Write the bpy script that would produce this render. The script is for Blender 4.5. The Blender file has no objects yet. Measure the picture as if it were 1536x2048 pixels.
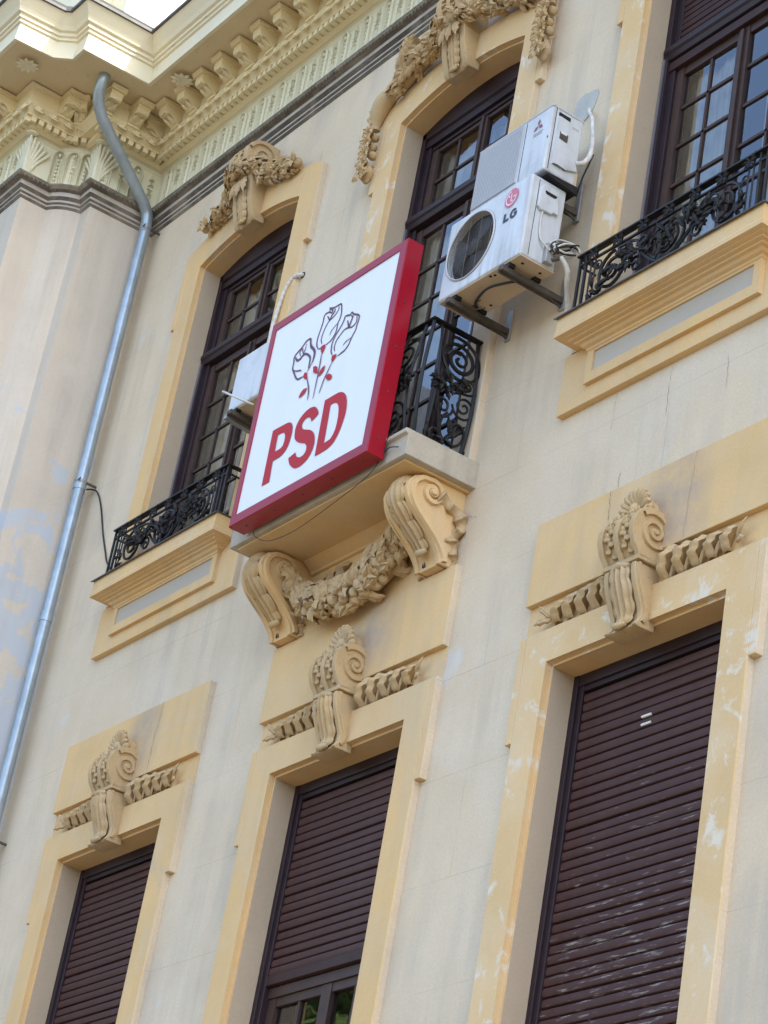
import bpy, bmesh, math, random
from mathutils import Vector, Matrix, noise
PI = math.pi
sc = bpy.context.scene
COL = sc.collection
# ------------------------------------------------------------------ camera
cam_d = bpy.data.cameras.new('camera'); cam = bpy.data.objects.new('camera', cam_d); COL.objects.link(cam)
fwd = Vector((-0.75965672, 0.45292599, 0.46666874)); right = Vector((0.57769988, 0.79951712, 0.16442393)); up = Vector((0.29863778, -0.39450022, 0.86901384))
M = Matrix((right, up, -fwd)).transposed().to_4x4(); M.translation = Vector((11.81025, -7.00755, 1.6))
cam.matrix_world = M
cam_d.sensor_fit = 'HORIZONTAL'; cam_d.sensor_width = 36.0; cam_d.lens = 5071.72 / 1536 * 36
cam_d.clip_start = 0.1; cam_d.clip_end = 3000
sc.camera = cam
# ------------------------------------------------------------------ sky + sun
SUN = Vector((1.0, 0.25, 1.14)).normalized()
w = bpy.data.worlds.new('World'); sc.world = w; w.use_nodes = True
nt = w.node_tree; bg = nt.nodes['Background']
sky = nt.nodes.new('ShaderNodeTexSky'); sky.sky_type = 'NISHITA'; sky.sun_disc = False
sky.sun_elevation = math.asin(SUN.z); sky.sun_rotation = math.atan2(SUN.x, SUN.y)
sky.air_density = 1.0; sky.dust_density = 2.2; sky.ozone_density = 1.0
nt.links.new(sky.outputs[0], bg.inputs[0]); bg.inputs[1].default_value = 0.15
sun_d = bpy.data.lights.new('sun', 'SUN'); sun_d.energy = 2.7; sun_d.angle = math.radians(0.5); sun_d.color = (1, 0.94, 0.84)
sun = bpy.data.objects.new('sun', sun_d); COL.objects.link(sun); sun.location = (20, 5, 30)
sun.rotation_euler = (-SUN).to_track_quat('-Z', 'Y').to_euler()
sc.view_settings.view_transform = 'Standard'; sc.view_settings.look = 'None'; sc.view_settings.gamma = 1
sc.view_settings.exposure = 2.02
sc.render.resolution_x = 768; sc.render.resolution_y = 1024

# ------------------------------------------------------------------ materials
def mat(name, base, rough=0.8, spec=0.3, metal=0.0, var=0.10, var_scale=1.3, streak=0.0, streak_col=(0.2, 0.19, 0.17), streak_scale=7.0,
        patch=None, patch_scale=2.5, patch_thr=0.62, patch_z=None, grain=0.0, grain_scale=70, bump=0.0, bump_scale=40, speck=0.0, joints=False, mottle=None, patch_soft=0.025, spots=()):
    m = bpy.data.materials.new(name); m.use_nodes = True
    n = m.node_tree.nodes; l = m.node_tree.links; b = n['Principled BSDF']
    b.inputs['Roughness'].default_value = rough; b.inputs['Metallic'].default_value = metal
    b.inputs['Specular IOR Level'].default_value = spec
    tc = n.new('ShaderNodeTexCoord'); co = tc.outputs['Object']
    def ramp(src, p0, p1, c0=(0, 0, 0, 1), c1=(1, 1, 1, 1)):
        r = n.new('ShaderNodeValToRGB'); r.color_ramp.elements[0].position = p0; r.color_ramp.elements[1].position = p1
        r.color_ramp.elements[0].color = c0; r.color_ramp.elements[1].color = c1; l.new(src, r.inputs[0]); return r.outputs[0]
    def noi(scale, detail=5, rgh=0.55, mp=None, dist=0.0):
        t = n.new('ShaderNodeTexNoise'); t.inputs['Scale'].default_value = scale; t.inputs['Detail'].default_value = detail
        t.inputs['Roughness'].default_value = rgh; t.inputs['Distortion'].default_value = dist
        if mp:
            mm = n.new('ShaderNodeMapping'); mm.inputs['Scale'].default_value = mp; l.new(co, mm.inputs[0]); l.new(mm.outputs[0], t.inputs[0])
        else: l.new(co, t.inputs[0])
        return t.outputs[0]
    def mix(fac, a, bcol, mode='MIX'):
        x = n.new('ShaderNodeMix'); x.data_type = 'RGBA'; x.blend_type = mode
        if isinstance(fac, float): x.inputs[0].default_value = fac
        else: l.new(fac, x.inputs[0])
        for i, s in ((6, a), (7, bcol)):
            if isinstance(s, tuple): x.inputs[i].default_value = s
            else: l.new(s, x.inputs[i])
        return x.outputs[2]
    def mul(a, k):
        x = n.new('ShaderNodeMath'); x.operation = 'MULTIPLY'; l.new(a, x.inputs[0])
        if isinstance(k, (int, float)): x.inputs[1].default_value = k
        else: l.new(k, x.inputs[1])
        return x.outputs[0]
    B = Vector(base)
    lo = tuple(max(0, c * (1 - var)) for c in B) + (1,); hi = tuple(min(1, c * (1 + var * 0.8)) for c in B) + (1,)
    col = ramp(noi(var_scale, 6, 0.6), 0.32, 0.68, lo, hi)
    if mottle:
        col = mix(mul(ramp(noi(mottle[1], 7, 0.65, dist=0.6), 0.45, 0.75), mottle[2]), col, tuple(mottle[0]) + (1,))
    if grain:
        g = noi(grain_scale, 3, 0.6)
        col = mix(grain, col, ramp(g, 0.3, 0.7, tuple(c * 0.6 for c in B) + (1,), tuple(min(1, c * 1.25) for c in B) + (1,)))
    if patch:
        pm = ramp(noi(patch_scale, 9, 0.62, dist=0.4), patch_thr, patch_thr + patch_soft)
        if patch_z:
            sx = n.new('ShaderNodeSeparateXYZ'); l.new(co, sx.inputs[0])
            mr = n.new('ShaderNodeMapRange'); l.new(sx.outputs[patch_z[0]], mr.inputs[0]); mr.inputs[1].default_value = patch_z[1]; mr.inputs[2].default_value = patch_z[2]
            pn = noi(patch_scale, 9, 0.62, dist=0.4)
            ad = n.new('ShaderNodeMath'); ad.operation = 'ADD'; l.new(mul(mr.outputs[0], 0.45), ad.inputs[0]); l.new(pn, ad.inputs[1])
            pm = ramp(ad.outputs[0], patch_thr + 0.2, patch_thr + 0.225)
        col = mix(pm, col, tuple(patch) + (1,))
    for (sx_, sz_, r_, k_, sc_) in spots:
        mm = n.new('ShaderNodeMapping'); mm.vector_type = 'POINT'; mm.inputs['Scale'].default_value = (1 / r_, 0, 0.75 / r_); mm.inputs['Location'].default_value = (-sx_ / r_, 0, -0.75 * sz_ / r_)
        l.new(co, mm.inputs[0]); gt = n.new('ShaderNodeTexGradient'); gt.gradient_type = 'SPHERICAL'; l.new(mm.outputs[0], gt.inputs[0])
        col = mix(mul(mul(ramp(gt.outputs[1], 0.0, 0.75), ramp(noi(5, 6, 0.65), 0.25, 0.62)), k_), col, tuple(sc_) + (1,))
    if streak:
        s = ramp(noi(streak_scale, 6, 0.6, (1, 1, 0.07)), 0.45, 0.72)
        s2 = ramp(noi(1.1, 4, 0.6), 0.40, 0.62)
        col = mix(mul(mul(s, s2), streak), col, tuple(streak_col) + (1,))
    if speck:
        sp = ramp(noi(26, 6, 0.7), 0.62, 0.68)
        sp2 = ramp(noi(2.0, 3, 0.5), 0.45, 0.6)
        col = mix(mul(mul(sp, sp2), speck), col, (0.035, 0.03, 0.025, 1))
    if joints:
        br = n.new('ShaderNodeTexBrick'); mm = n.new('ShaderNodeMapping'); mm.inputs['Rotation'].default_value = (PI / 2, 0, 0)
        br.inputs['Scale'].default_value = 1.0; br.inputs['Brick Width'].default_value = 2.67; br.inputs['Row Height'].default_value = 0.62
        br.inputs['Mortar Size'].default_value = 0.0022; br.inputs['Mortar Smooth'].default_value = 0.4; br.offset = 0.5
        for i, c in ((1, (1, 1, 1, 1)), (2, (1, 1, 1, 1)), (3, (0, 0, 0, 1))): br.inputs[i].default_value = c
        sx = n.new('ShaderNodeSeparateXYZ'); l.new(co, sx.inputs[0]); cx = n.new('ShaderNodeCombineXYZ')
        l.new(sx.outputs[0], cx.inputs[0]); l.new(sx.outputs[2], cx.inputs[1]); l.new(cx.outputs[0], br.inputs[0])
        jm = n.new('ShaderNodeMath'); jm.operation = 'SUBTRACT'; jm.inputs[0].default_value = 1; l.new(br.outputs[0], jm.inputs[1])
        col = mix(mul(mul(jm.outputs[0], ramp(noi(1.7, 4), 0.35, 0.6)), 0.35), col, (0.16, 0.14, 0.11, 1))
    l.new(col, b.inputs['Base Color'])
    if bump:
        bp = n.new('ShaderNodeBump'); bp.inputs['Strength'].default_value = bump; bp.inputs['Distance'].default_value = 0.01
        l.new(noi(bump_scale, 6, 0.65), bp.inputs['Height']); l.new(bp.outputs[0], b.inputs['Normal'])
    return m
MT = {}
MT['wall'] = mat('plaster_wall', (0.655, 0.54, 0.385), 0.9, 0.15, var=0.09, var_scale=0.9, streak=0.75, streak_col=(0.44, 0.385, 0.31), streak_scale=5, grain=0.18, bump=0.15, bump_scale=55,
                 joints=True, mottle=((0.71, 0.645, 0.54), 0.8, 0.6), patch=(0.60, 0.60, 0.58), patch_scale=1.7, patch_thr=0.63, patch_soft=0.12)
MT['wing'] = mat('plaster_wing', (0.60, 0.535, 0.44), 0.9, 0.15, var=0.06, streak=0.3, grain=0.10, bump=0.12, patch=(0.50, 0.53, 0.56), patch_scale=2.6, patch_thr=0.61, patch_z=(2, 13.2, 8.6), mottle=((0.64, 0.58, 0.50), 0.9, 0.5))
MT['trim'] = mat('ochre_trim', (0.69, 0.47, 0.225), 0.85, 0.18, var=0.08, var_scale=1.6, streak=0.45, streak_col=(0.45, 0.36, 0.24), grain=0.12, bump=0.12, bump_scale=50, mottle=((0.62, 0.51, 0.35), 1.7, 0.7), patch=(0.46, 0.40, 0.32), patch_scale=1.4, patch_thr=0.63, patch_soft=0.16)
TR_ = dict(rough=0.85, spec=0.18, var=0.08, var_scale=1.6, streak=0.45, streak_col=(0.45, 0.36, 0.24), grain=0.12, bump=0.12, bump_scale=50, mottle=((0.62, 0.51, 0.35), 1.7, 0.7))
SPOT_ = (0.33, 0.29, 0.27)
MT['trim_sooty'] = mat('ochre_trim_sooty', (0.69, 0.47, 0.225), spots=((-2.50, 7.97, 0.30, 0.75, SPOT_), (0.20, 7.96, 0.32, 0.75, SPOT_), (2.86, 7.93, 0.36, 0.75, SPOT_)), **TR_)  # greyer round spot at the upper right of each lower keystone
MT['crack'] = mat('crack_line', (0.30, 0.25, 0.19), 0.95, 0.05, var=0.3, var_scale=20)
MT['trim_worn'] = mat('ochre_trim_worn', (0.68, 0.475, 0.24), 0.85, 0.18, var=0.08, grain=0.10, bump=0.12, patch=(0.70, 0.62, 0.49), patch_scale=6.5, patch_thr=0.555, patch_soft=0.08, spots=((0.95, 9.1, 1.0, 1.0, (0.58, 0.53, 0.45)),), mottle=((0.69, 0.58, 0.42), 1.6, 0.7))
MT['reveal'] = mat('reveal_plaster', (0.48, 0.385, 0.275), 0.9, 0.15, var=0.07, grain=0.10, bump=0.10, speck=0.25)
MT['panel'] = mat('grey_panel', (0.47, 0.43, 0.36), 0.9, 0.15, var=0.05, grain=0.08, bump=0.08)
MT['carve'] = mat('carved_stone', (0.52, 0.375, 0.20), 0.88, 0.15, var=0.12, var_scale=6, grain=0.15, grain_scale=90, bump=0.25, bump_scale=60, mottle=((0.47, 0.39, 0.29), 3.0, 0.7), speck=0.6)
MT['corn'] = mat('cornice_yellow', (0.74, 0.63, 0.385), 0.85, 0.15, var=0.06, grain=0.06, bump=0.08, speck=0.35, mottle=((0.74, 0.70, 0.52), 2.0, 0.5))
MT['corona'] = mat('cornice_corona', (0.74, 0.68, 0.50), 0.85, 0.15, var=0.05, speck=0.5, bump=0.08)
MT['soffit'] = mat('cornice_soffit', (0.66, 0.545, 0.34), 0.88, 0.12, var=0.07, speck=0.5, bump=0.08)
MT['frieze'] = mat('frieze_mint', (0.70, 0.67, 0.50), 0.85, 0.15, var=0.06, grain=0.08, bump=0.08, mottle=((0.62, 0.60, 0.45), 5.0, 0.4))
MT['arch'] = mat('architrave_grey', (0.50, 0.46, 0.40), 0.9, 0.15, var=0.10, streak=0.4, grain=0.1, bump=0.15, mottle=((0.30, 0.27, 0.24), 3.0, 0.7))
MT['bead'] = mat('leaf_moulding_grey', (0.27, 0.24, 0.19), 0.9, 0.1, var=0.25, var_scale=5, mottle=((0.06, 0.055, 0.05), 5.0, 0.9))
MT['soot'] = mat('ledge_soot', (0.16, 0.14, 0.12), 0.95, 0.1, var=0.4, var_scale=3, mottle=((0.42, 0.38, 0.32), 2.5, 1.0))
MT['slab'] = mat('balcony_stone', (0.50, 0.45, 0.36), 0.9, 0.15, var=0.1, streak=0.8, streak_col=(0.20, 0.18, 0.15), streak_scale=9, grain=0.15, bump=0.25, mottle=((0.33, 0.29, 0.24), 3.5, 0.75))
MT['wood'] = mat('shutter_paint', (0.046, 0.022, 0.019), 0.6, 0.25, var=0.25, var_scale=5, grain=0.2)
MT['purple'] = mat('frame_paint', (0.024, 0.012, 0.016), 0.5, 0.35, var=0.2, var_scale=5)
MT['brown'] = mat('casement_wood', (0.055, 0.029, 0.021), 0.55, 0.35, var=0.25, var_scale=9, grain=0.25)
MT['track'] = mat('shutter_track_metal', (0.30, 0.30, 0.34), 0.35, 0.5, metal=0.6, var=0.1)
MT['iron'] = mat('black_iron', (0.010, 0.0095, 0.010), 0.5, 0.35, var=0.35, var_scale=12, mottle=((0.028, 0.022, 0.018), 9, 0.6), bump=0.2)
MT['zinc'] = mat('zinc_pipe', (0.33, 0.40, 0.45), 0.36, 0.5, metal=0.45, var=0.16, var_scale=5, streak=0.5, streak_col=(0.42, 0.44, 0.46), mottle=((0.22, 0.25, 0.27), 7, 0.6))
MT['flash'] = mat('roof_flashing', (0.10, 0.10, 0.10), 0.6, 0.3, var=0.3, var_scale=9)
MT['roof'] = mat('roof_sheet', (0.45, 0.45, 0.43), 0.5, 0.4, var=0.12)
MT['white'] = mat('ac_white', (0.62, 0.655, 0.68), 0.42, 0.4, var=0.05, streak=0.9, streak_col=(0.27, 0.25, 0.22), streak_scale=14, mottle=((0.44, 0.45, 0.45), 5, 0.6))
MT['acgrey'] = mat('ac_grey', (0.50, 0.51, 0.52), 0.5, 0.35, var=0.06, streak=0.3, streak_scale=10)
MT['grille'] = mat('ac_grille', (0.47, 0.49, 0.51), 0.5, 0.3, var=0.05)
MT['acdark'] = mat('ac_dark', (0.016, 0.016, 0.018), 0.6, 0.3, var=0.2)
MT['fan'] = mat('fan_plastic', (0.045, 0.046, 0.055), 0.55, 0.3, var=0.3, var_scale=9)
MT['wire'] = mat('guard_wire', (0.11, 0.095, 0.07), 0.5, 0.4, var=0.3, var_scale=20)
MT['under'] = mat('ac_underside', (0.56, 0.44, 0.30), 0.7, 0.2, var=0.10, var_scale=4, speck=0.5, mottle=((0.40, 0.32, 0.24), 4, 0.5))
MT['steel'] = mat('bracket_steel', (0.10, 0.085, 0.07), 0.6, 0.4, metal=0.3, var=0.3, var_scale=8)
MT['galv'] = mat('bracket_plate', (0.34, 0.34, 0.33), 0.5, 0.4, metal=0.4, var=0.2, var_scale=8)
MT['cable'] = mat('cable_black', (0.03, 0.03, 0.032), 0.6, 0.3, var=0.2)
MT['wrap'] = mat('pipe_wrap', (0.62, 0.60, 0.56), 0.7, 0.2, var=0.2, var_scale=14, bump=0.3)
MT['signw'] = mat('sign_white_acrylic', (0.78, 0.79, 0.80), 0.22, 0.5, var=0.015, streak=0.14, streak_col=(0.50, 0.49, 0.46), streak_scale=6)
MT['signr'] = mat('sign_red_metal', (0.30, 0.005, 0.018), 0.28, 0.35, var=0.05)
MT['letter'] = mat('sign_red_film', (0.44, 0.010, 0.014), 0.45, 0.2, var=0.04)
MT['line'] = mat('sign_line_film', (0.10, 0.012, 0.030), 0.35, 0.4, var=0.05)
MT['pink'] = mat('logo_pink', (0.62, 0.17, 0.24), 0.5, 0.3, var=0.08, var_scale=20)
MT['ink'] = mat('logo_ink', (0.04, 0.055, 0.08), 0.5, 0.3, var=0.1)
MT['mred'] = mat('logo_faded_red', (0.27, 0.09, 0.13), 0.5, 0.3, var=0.15, var_scale=30)
MT['faint'] = mat('logo_faded_grey', (0.40, 0.41, 0.43), 0.5, 0.3, var=0.15, var_scale=30)
MT['cement'] = mat('cement_patch', (0.46, 0.46, 0.42), 0.9, 0.1, var=0.12, var_scale=9, grain=0.2, bump=0.3)
MT['curtain'] = mat('curtain_cloth', (0.78, 0.76, 0.69), 0.95, 0.05, var=0.06)
MT['room'] = mat('room_dark', (0.10, 0.09, 0.08), 0.95, 0.05, var=0.1)
MT['chip'] = mat('bare_white', (0.75, 0.74, 0.70), 0.8, 0.2, var=0.05)
MT['pave'] = mat('pavement', (0.15, 0.118, 0.08), 0.9, 0.2, var=0.12, var_scale=0.6, grain=0.15, bump=0.2)
MT['road'] = mat('asphalt', (0.07, 0.063, 0.056), 0.9, 0.2, var=0.15, var_scale=0.8, grain=0.2, bump=0.2)
MT['ground'] = mat('ground_soil', (0.14, 0.12, 0.085), 0.95, 0.1, var=0.15, var_scale=0.2)
MT['leaf'] = mat('tree_leaf', (0.075, 0.115, 0.030), 0.7, 0.2, var=0.35, var_scale=2.5)
MT['bark'] = mat('tree_bark', (0.12, 0.09, 0.065), 0.9, 0.1, var=0.25, var_scale=6, bump=0.4, bump_scale=20)
# weathered slats: paint flaked to grey wood along the board
def slat_mat():
    m = mat('shutter_slat_weathered', (0.068, 0.031, 0.027), 0.6, 0.25, var=0.25, var_scale=4, grain=0.15)
    n = m.node_tree.nodes; l = m.node_tree.links; b = n['Principled BSDF']; src = b.inputs['Base Color'].links[0].from_socket
    tc = n.new('ShaderNodeTexCoord'); geo = n.new('ShaderNodeNewGeometry'); mp = n.new('ShaderNodeMapping'); mp.inputs['Scale'].default_value = (3.5, 3.5, 38)
    l.new(geo.outputs['Position'], mp.inputs[0]); t = n.new('ShaderNodeTexNoise'); t.inputs['Scale'].default_value = 1.6; t.inputs['Detail'].default_value = 8; t.inputs['Roughness'].default_value = 0.7
    l.new(mp.outputs[0], t.inputs[0])
    sx = n.new('ShaderNodeSeparateXYZ'); l.new(geo.outputs['Position'], sx.inputs[0])
    mr = n.new('ShaderNodeMapRange'); l.new(sx.outputs[0], mr.inputs[0]); mr.inputs[1].default_value = 1.6; mr.inputs[2].default_value = 2.4; mr.inputs[3].default_value = 0.0; mr.inputs[4].default_value = 0.12
    mz = n.new('ShaderNodeMapRange'); l.new(sx.outputs[2], mz.inputs[0]); mz.inputs[1].default_value = 7.0; mz.inputs[2].default_value = 5.6; mz.inputs[3].default_value = 0.0; mz.inputs[4].default_value = 1.0
    mm = n.new('ShaderNodeMath'); mm.operation = 'MULTIPLY'; l.new(mr.outputs[0], mm.inputs[0]); l.new(mz.outputs[0], mm.inputs[1])
    ad = n.new('ShaderNodeMath'); ad.operation = 'ADD'; l.new(t.outputs[0], ad.inputs[0]); l.new(mm.outputs[0], ad.inputs[1])
    r = n.new('ShaderNodeValToRGB'); r.color_ramp.elements[0].position = 0.672; r.color_ramp.elements[1].position = 0.74; l.new(ad.outputs[0], r.inputs[0])
    x = n.new('ShaderNodeMix'); x.data_type = 'RGBA'; l.new(r.outputs[0], x.inputs[0]); l.new(src, x.inputs[6]); x.inputs[7].default_value = (0.27, 0.24, 0.22, 1)
    l.new(x.outputs[2], b.inputs['Base Color']); return m
MT['slat'] = slat_mat()
def glass_mat():
    m = bpy.data.materials.new('window_glass'); m.use_nodes = True; n = m.node_tree.nodes; l = m.node_tree.links; n.clear()
    o = n.new('ShaderNodeOutputMaterial'); tr = n.new('ShaderNodeBsdfTransparent'); tr.inputs[0].default_value = (0.82, 0.86, 0.86, 1)
    g = n.new('ShaderNodeBsdfGlossy'); g.inputs['Roughness'].default_value = 0.015; g.inputs[0].default_value = (0.95, 0.97, 1, 1)
    fr = n.new('ShaderNodeFresnel'); fr.inputs[0].default_value = 2.2
    t = n.new('ShaderNodeTexNoise'); t.inputs['Scale'].default_value = 2.2; t.inputs['Detail'].default_value = 2; tc = n.new('ShaderNodeTexCoord'); l.new(tc.outputs['Object'], t.inputs[0])
    bp = n.new('ShaderNodeBump'); bp.inputs['Strength'].default_value = 0.10; bp.inputs['Distance'].default_value = 0.02; l.new(t.outputs[0], bp.inputs['Height']); l.new(bp.outputs[0], g.inputs['Normal'])
    mx = n.new('ShaderNodeMixShader'); l.new(fr.outputs[0], mx.inputs[0]); l.new(tr.outputs[0], mx.inputs[1]); l.new(g.outputs[0], mx.inputs[2]); l.new(mx.outputs[0], o.inputs[0])
    return m
MT['glass'] = glass_mat()

# ------------------------------------------------------------------ mesh helpers
ORG = {}
def link(o, parent=None):
    COL.objects.link(o)
    if parent is not None: o.parent = parent
    return o
def empty(name, loc=(0, 0, 0)):
    o = bpy.data.objects.new(name, None); o.empty_display_size = 0.2; o.location = loc; link(o); ORG[o.name] = Vector(loc); return o
def tag(o, label=None, cat=None, group=None, kind=None):
    if label: o['label'] = label
    if cat: o['category'] = cat
    if group: o['group'] = group
    if kind: o['kind'] = kind
    return o
def origin(o): return ORG.get(o.name, Vector((0, 0, 0))) if o is not None else Vector((0, 0, 0))
def catmull(pts, k=6):
    P = [Vector(p) for p in pts]; out = []
    for i in range(len(P) - 1):
        a = P[i - 1] if i > 0 else P[i] * 2 - P[i + 1]; b = P[i]; c = P[i + 1]; d = P[i + 2] if i + 2 < len(P) else P[i + 1] * 2 - P[i]
        for j in range(k):
            t = j / k
            out.append(0.5 * ((2 * b) + (c - a) * t + (2 * a - 5 * b + 4 * c - d) * t * t + (3 * b - a - 3 * c + d) * t ** 3))
    out.append(P[-1]); return out
class MB:
    def __init__(s): s.v = []; s.f = []
    def add(s, vs, fs):
        o = len(s.v); s.v += [tuple(x) for x in vs]; s.f += [tuple(i + o for i in f) for f in fs]; return s
    def box(s, x0, x1, y0, y1, z0, z1):
        return s.add([(x0, y0, z0), (x1, y0, z0), (x1, y1, z0), (x0, y1, z0), (x0, y0, z1), (x1, y0, z1), (x1, y1, z1), (x0, y1, z1)],
                     [(0, 3, 2, 1), (4, 5, 6, 7), (0, 1, 5, 4), (1, 2, 6, 5), (2, 3, 7, 6), (3, 0, 4, 7)])
    def prism_x(s, yz, x0, x1):       # outline in (y,z) extruded along x
        n = len(yz); vs = [(x0, y, z) for y, z in yz] + [(x1, y, z) for y, z in yz]
        fs = [tuple(range(n)), tuple(reversed(range(n, 2 * n)))] + [(i, i + n, (i + 1) % n + n, (i + 1) % n) for i in range(n)]
        return s.add(vs, fs)
    def prism_y(s, xz, y0, y1):
        n = len(xz); vs = [(x, y0, z) for x, z in xz] + [(x, y1, z) for x, z in xz]
        fs = [tuple(range(n)), tuple(reversed(range(n, 2 * n)))] + [(i, (i + 1) % n, (i + 1) % n + n, i + n)[::-1] for i in range(n)]
        return s.add(vs, fs)
    def loft(s, secs, close=False, cap=False):
        n = len(secs[0]); vs = [p for q in secs for p in q]; fs = []
        for i in range(len(secs) - 1):
            for j in range(n if close else n - 1):
                k = (j + 1) % n; fs.append((i * n + j, i * n + k, (i + 1) * n + k, (i + 1) * n + j))
        if cap: fs += [tuple(reversed(range(n))), tuple(range((len(secs) - 1) * n, len(secs) * n))]
        return s.add(vs, fs)
    def tube(s, pts, r, n=6, flat=1.0, flat_axis=None):
        P = [Vector(p) for p in pts]; R = r if isinstance(r, (list, tuple)) else [r] * len(P); secs = []; u = None
        for i, p in enumerate(P):
            t = (P[min(i + 1, len(P) - 1)] - P[max(i - 1, 0)])
            t = t.normalized() if t.length > 1e-9 else Vector((0, 0, 1))
            if flat_axis is not None: u = Vector(flat_axis); u = (u - t * u.dot(t)).normalized()
            elif u is None:
                u = t.orthogonal().normalized()
            else:
                u = (u - t * u.dot(t)).normalized()
            w_ = t.cross(u)
            secs.append([p + (u * math.cos(a) * flat + w_ * math.sin(a)) * R[i] for a in [2 * PI * k / n + PI / n for k in range(n)]])
        return s.loft(secs, True, True)
    def sphere(s, c, r, n=8, m=5):
        r = r if isinstance(r, (tuple, list)) else (r, r, r); c = Vector(c)
        secs = []
        for i in range(1, m):
            th = PI * i / m
            secs.append([(c.x + r[0] * math.sin(th) * math.cos(2 * PI * k / n), c.y + r[1] * math.sin(th) * math.sin(2 * PI * k / n), c.z + r[2] * math.cos(th)) for k in range(n)])
        o = len(s.v); s.loft(secs, True); s.v += [(c.x, c.y, c.z + r[2]), (c.x, c.y, c.z - r[2])]; a = len(s.v) - 2; b = a + 1
        for k in range(n): s.f.append((o + k, o + (k + 1) % n, a)); s.f.append((o + (m - 2) * n + (k + 1) % n, o + (m - 2) * n + k, b))
        return s
    def leaf(s, o, d, nrm, L, W, curl=0.25, lobes=3, ridge=0.22):
        o = Vector(o); d = Vector(d).normalized(); nrm = Vector(nrm); nrm = (nrm - d * nrm.dot(d))
        nrm = nrm.normalized() if nrm.length > 1e-6 else d.orthogonal().normalized(); sd = d.cross(nrm)
        secs = []; N = 2 * lobes + 1
        for i in range(N + 1):
            t = i / N; wv = W * 0.5 * (math.sin(PI * min(1, t * 0.93 + 0.07)) ** 0.7) * (1.0 if i % 2 else 0.66)
            c = o + d * L * t + nrm * L * curl * math.sin(PI * t * 0.85)
            if i == N: wv = 0.001
            back = -d * (L * 0.07 if i % 2 else 0)
            secs.append([c + sd * wv - nrm * wv * 0.35 - back, c + sd * wv * 0.5 + nrm * W * ridge * 0.25, c + nrm * W * ridge * (1 - t * 0.6) * 0.2 - nrm * W * 0.05, c - sd * wv * 0.5 + nrm * W * ridge * 0.25, c - sd * wv - nrm * wv * 0.35 - back])
        return s.loft(secs)
    def xform(s, Mx, i0=0):
        for i in range(i0, len(s.v)): s.v[i] = tuple(Mx @ Vector(s.v[i]))
        return s
    def mesh(s, name, smooth=0):
        me = bpy.data.meshes.new(name); me.from_pydata(s.v, [], s.f); me.update()
        if smooth:
            me.shade_smooth()
            if smooth < 179: me.set_sharp_from_angle(angle=math.radians(smooth))
        return me
    def build(s, name, m, parent=None, smooth=0, bevel=0, solid=0, fix=True, seg=2):
        if fix:
            o3 = origin(parent); s.v = [(x - o3.x, y - o3.y, z - o3.z) for x, y, z in s.v]
        me = s.mesh(name, smooth); me.materials.append(MT[m] if isinstance(m, str) else m)
        if fix and not solid:
            b = bmesh.new(); b.from_mesh(me); bmesh.ops.recalc_face_normals(b, faces=b.faces); b.to_mesh(me); b.free()
            if smooth and smooth < 179: me.set_sharp_from_angle(angle=math.radians(smooth))
        o = bpy.data.objects.new(name, me); link(o, parent)
        if parent is not None: ORG[o.name] = origin(parent)
        if solid:
            md = o.modifiers.new('thick', 'SOLIDIFY'); md.thickness = solid; md.offset = 0
        if bevel:
            md = o.modifiers.new('bevel', 'BEVEL'); md.width = bevel; md.segments = seg; md.limit_method = 'ANGLE'; md.angle_limit = math.radians(40)
        return o
def edge_paint(o, m, lim=None):
    me = o.data; me.materials.append(MT[m])
    for p in me.polygons:
        if abs(p.normal.x) > 0.8 and (lim is None or lim(p.center)): p.material_index = 1
    return o
def inst(me, name, parent, loc, rz=0, m=None, rot=None):
    o = bpy.data.objects.new(name, me); link(o, parent); o.location = Vector(loc) - origin(parent)
    o.rotation_euler = rot if rot else (0, 0, rz); return o
def spiral(cy, cz, r0, r1, a0, turns, n=40):   # (y,z) points from outside to centre
    return [(cy + (r0 + (r1 - r0) * i / n) * math.cos(a0 + 2 * PI * turns * i / n), cz + (r0 + (r1 - r0) * i / n) * math.sin(a0 + 2 * PI * turns * i / n)) for i in range(n + 1)]
def flat_fill(loops, y):
    b = bmesh.new(); es = []
    for lp in loops:
        vs = [b.verts.new((x, y, z)) for x, z in lp]
        for i in range(len(vs)): es.append(b.edges.new((vs[i], vs[(i + 1) % len(vs)])))
    bmesh.ops.triangle_fill(b, use_beauty=True, use_dissolve=False, edges=es, normal=(0, -1, 0))
    b.verts.ensure_lookup_table(); b.verts.index_update(); mb = MB(); mb.add([v.co[:] for v in b.verts], [tuple(v.index for v in f.verts) for f in b.faces]); b.free(); return mb

# ------------------------------------------------------------------ dimensions
YW = 0.045                      # wall plane; window surrounds stand at y = 0
CX = (-2.6701, 0.0, 2.6649)
ZL = 7.2608                     # lintel of the lower windows
ZS, RISE = 12.185, 0.115        # arch springing and rise, upper windows
HW = 0.695

# ================================================================== ground
g = MB().add([(-400, -400, -0.02), (400, -400, -0.02), (400, 400, -0.02), (-400, 400, -0.02)], [(0, 1, 2, 3)]).build('ground', 'ground'); tag(g, 'bare ground reaching away behind the street', 'ground', kind='structure')
g = MB().add([(-60, -40, 0.0), (60, -40, 0.0), (60, -9, 0.0), (-60, -9, 0.0)], [(0, 1, 2, 3)]).build('road', 'road'); tag(g, 'grey asphalt road in front of the building', 'road', kind='structure')
g = MB().box(-60, 60, -9, 10, -0.3, 0.13).build('pavement', 'pave'); tag(g, 'pale stone pavement along the foot of the building', 'pavement', kind='structure')

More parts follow.
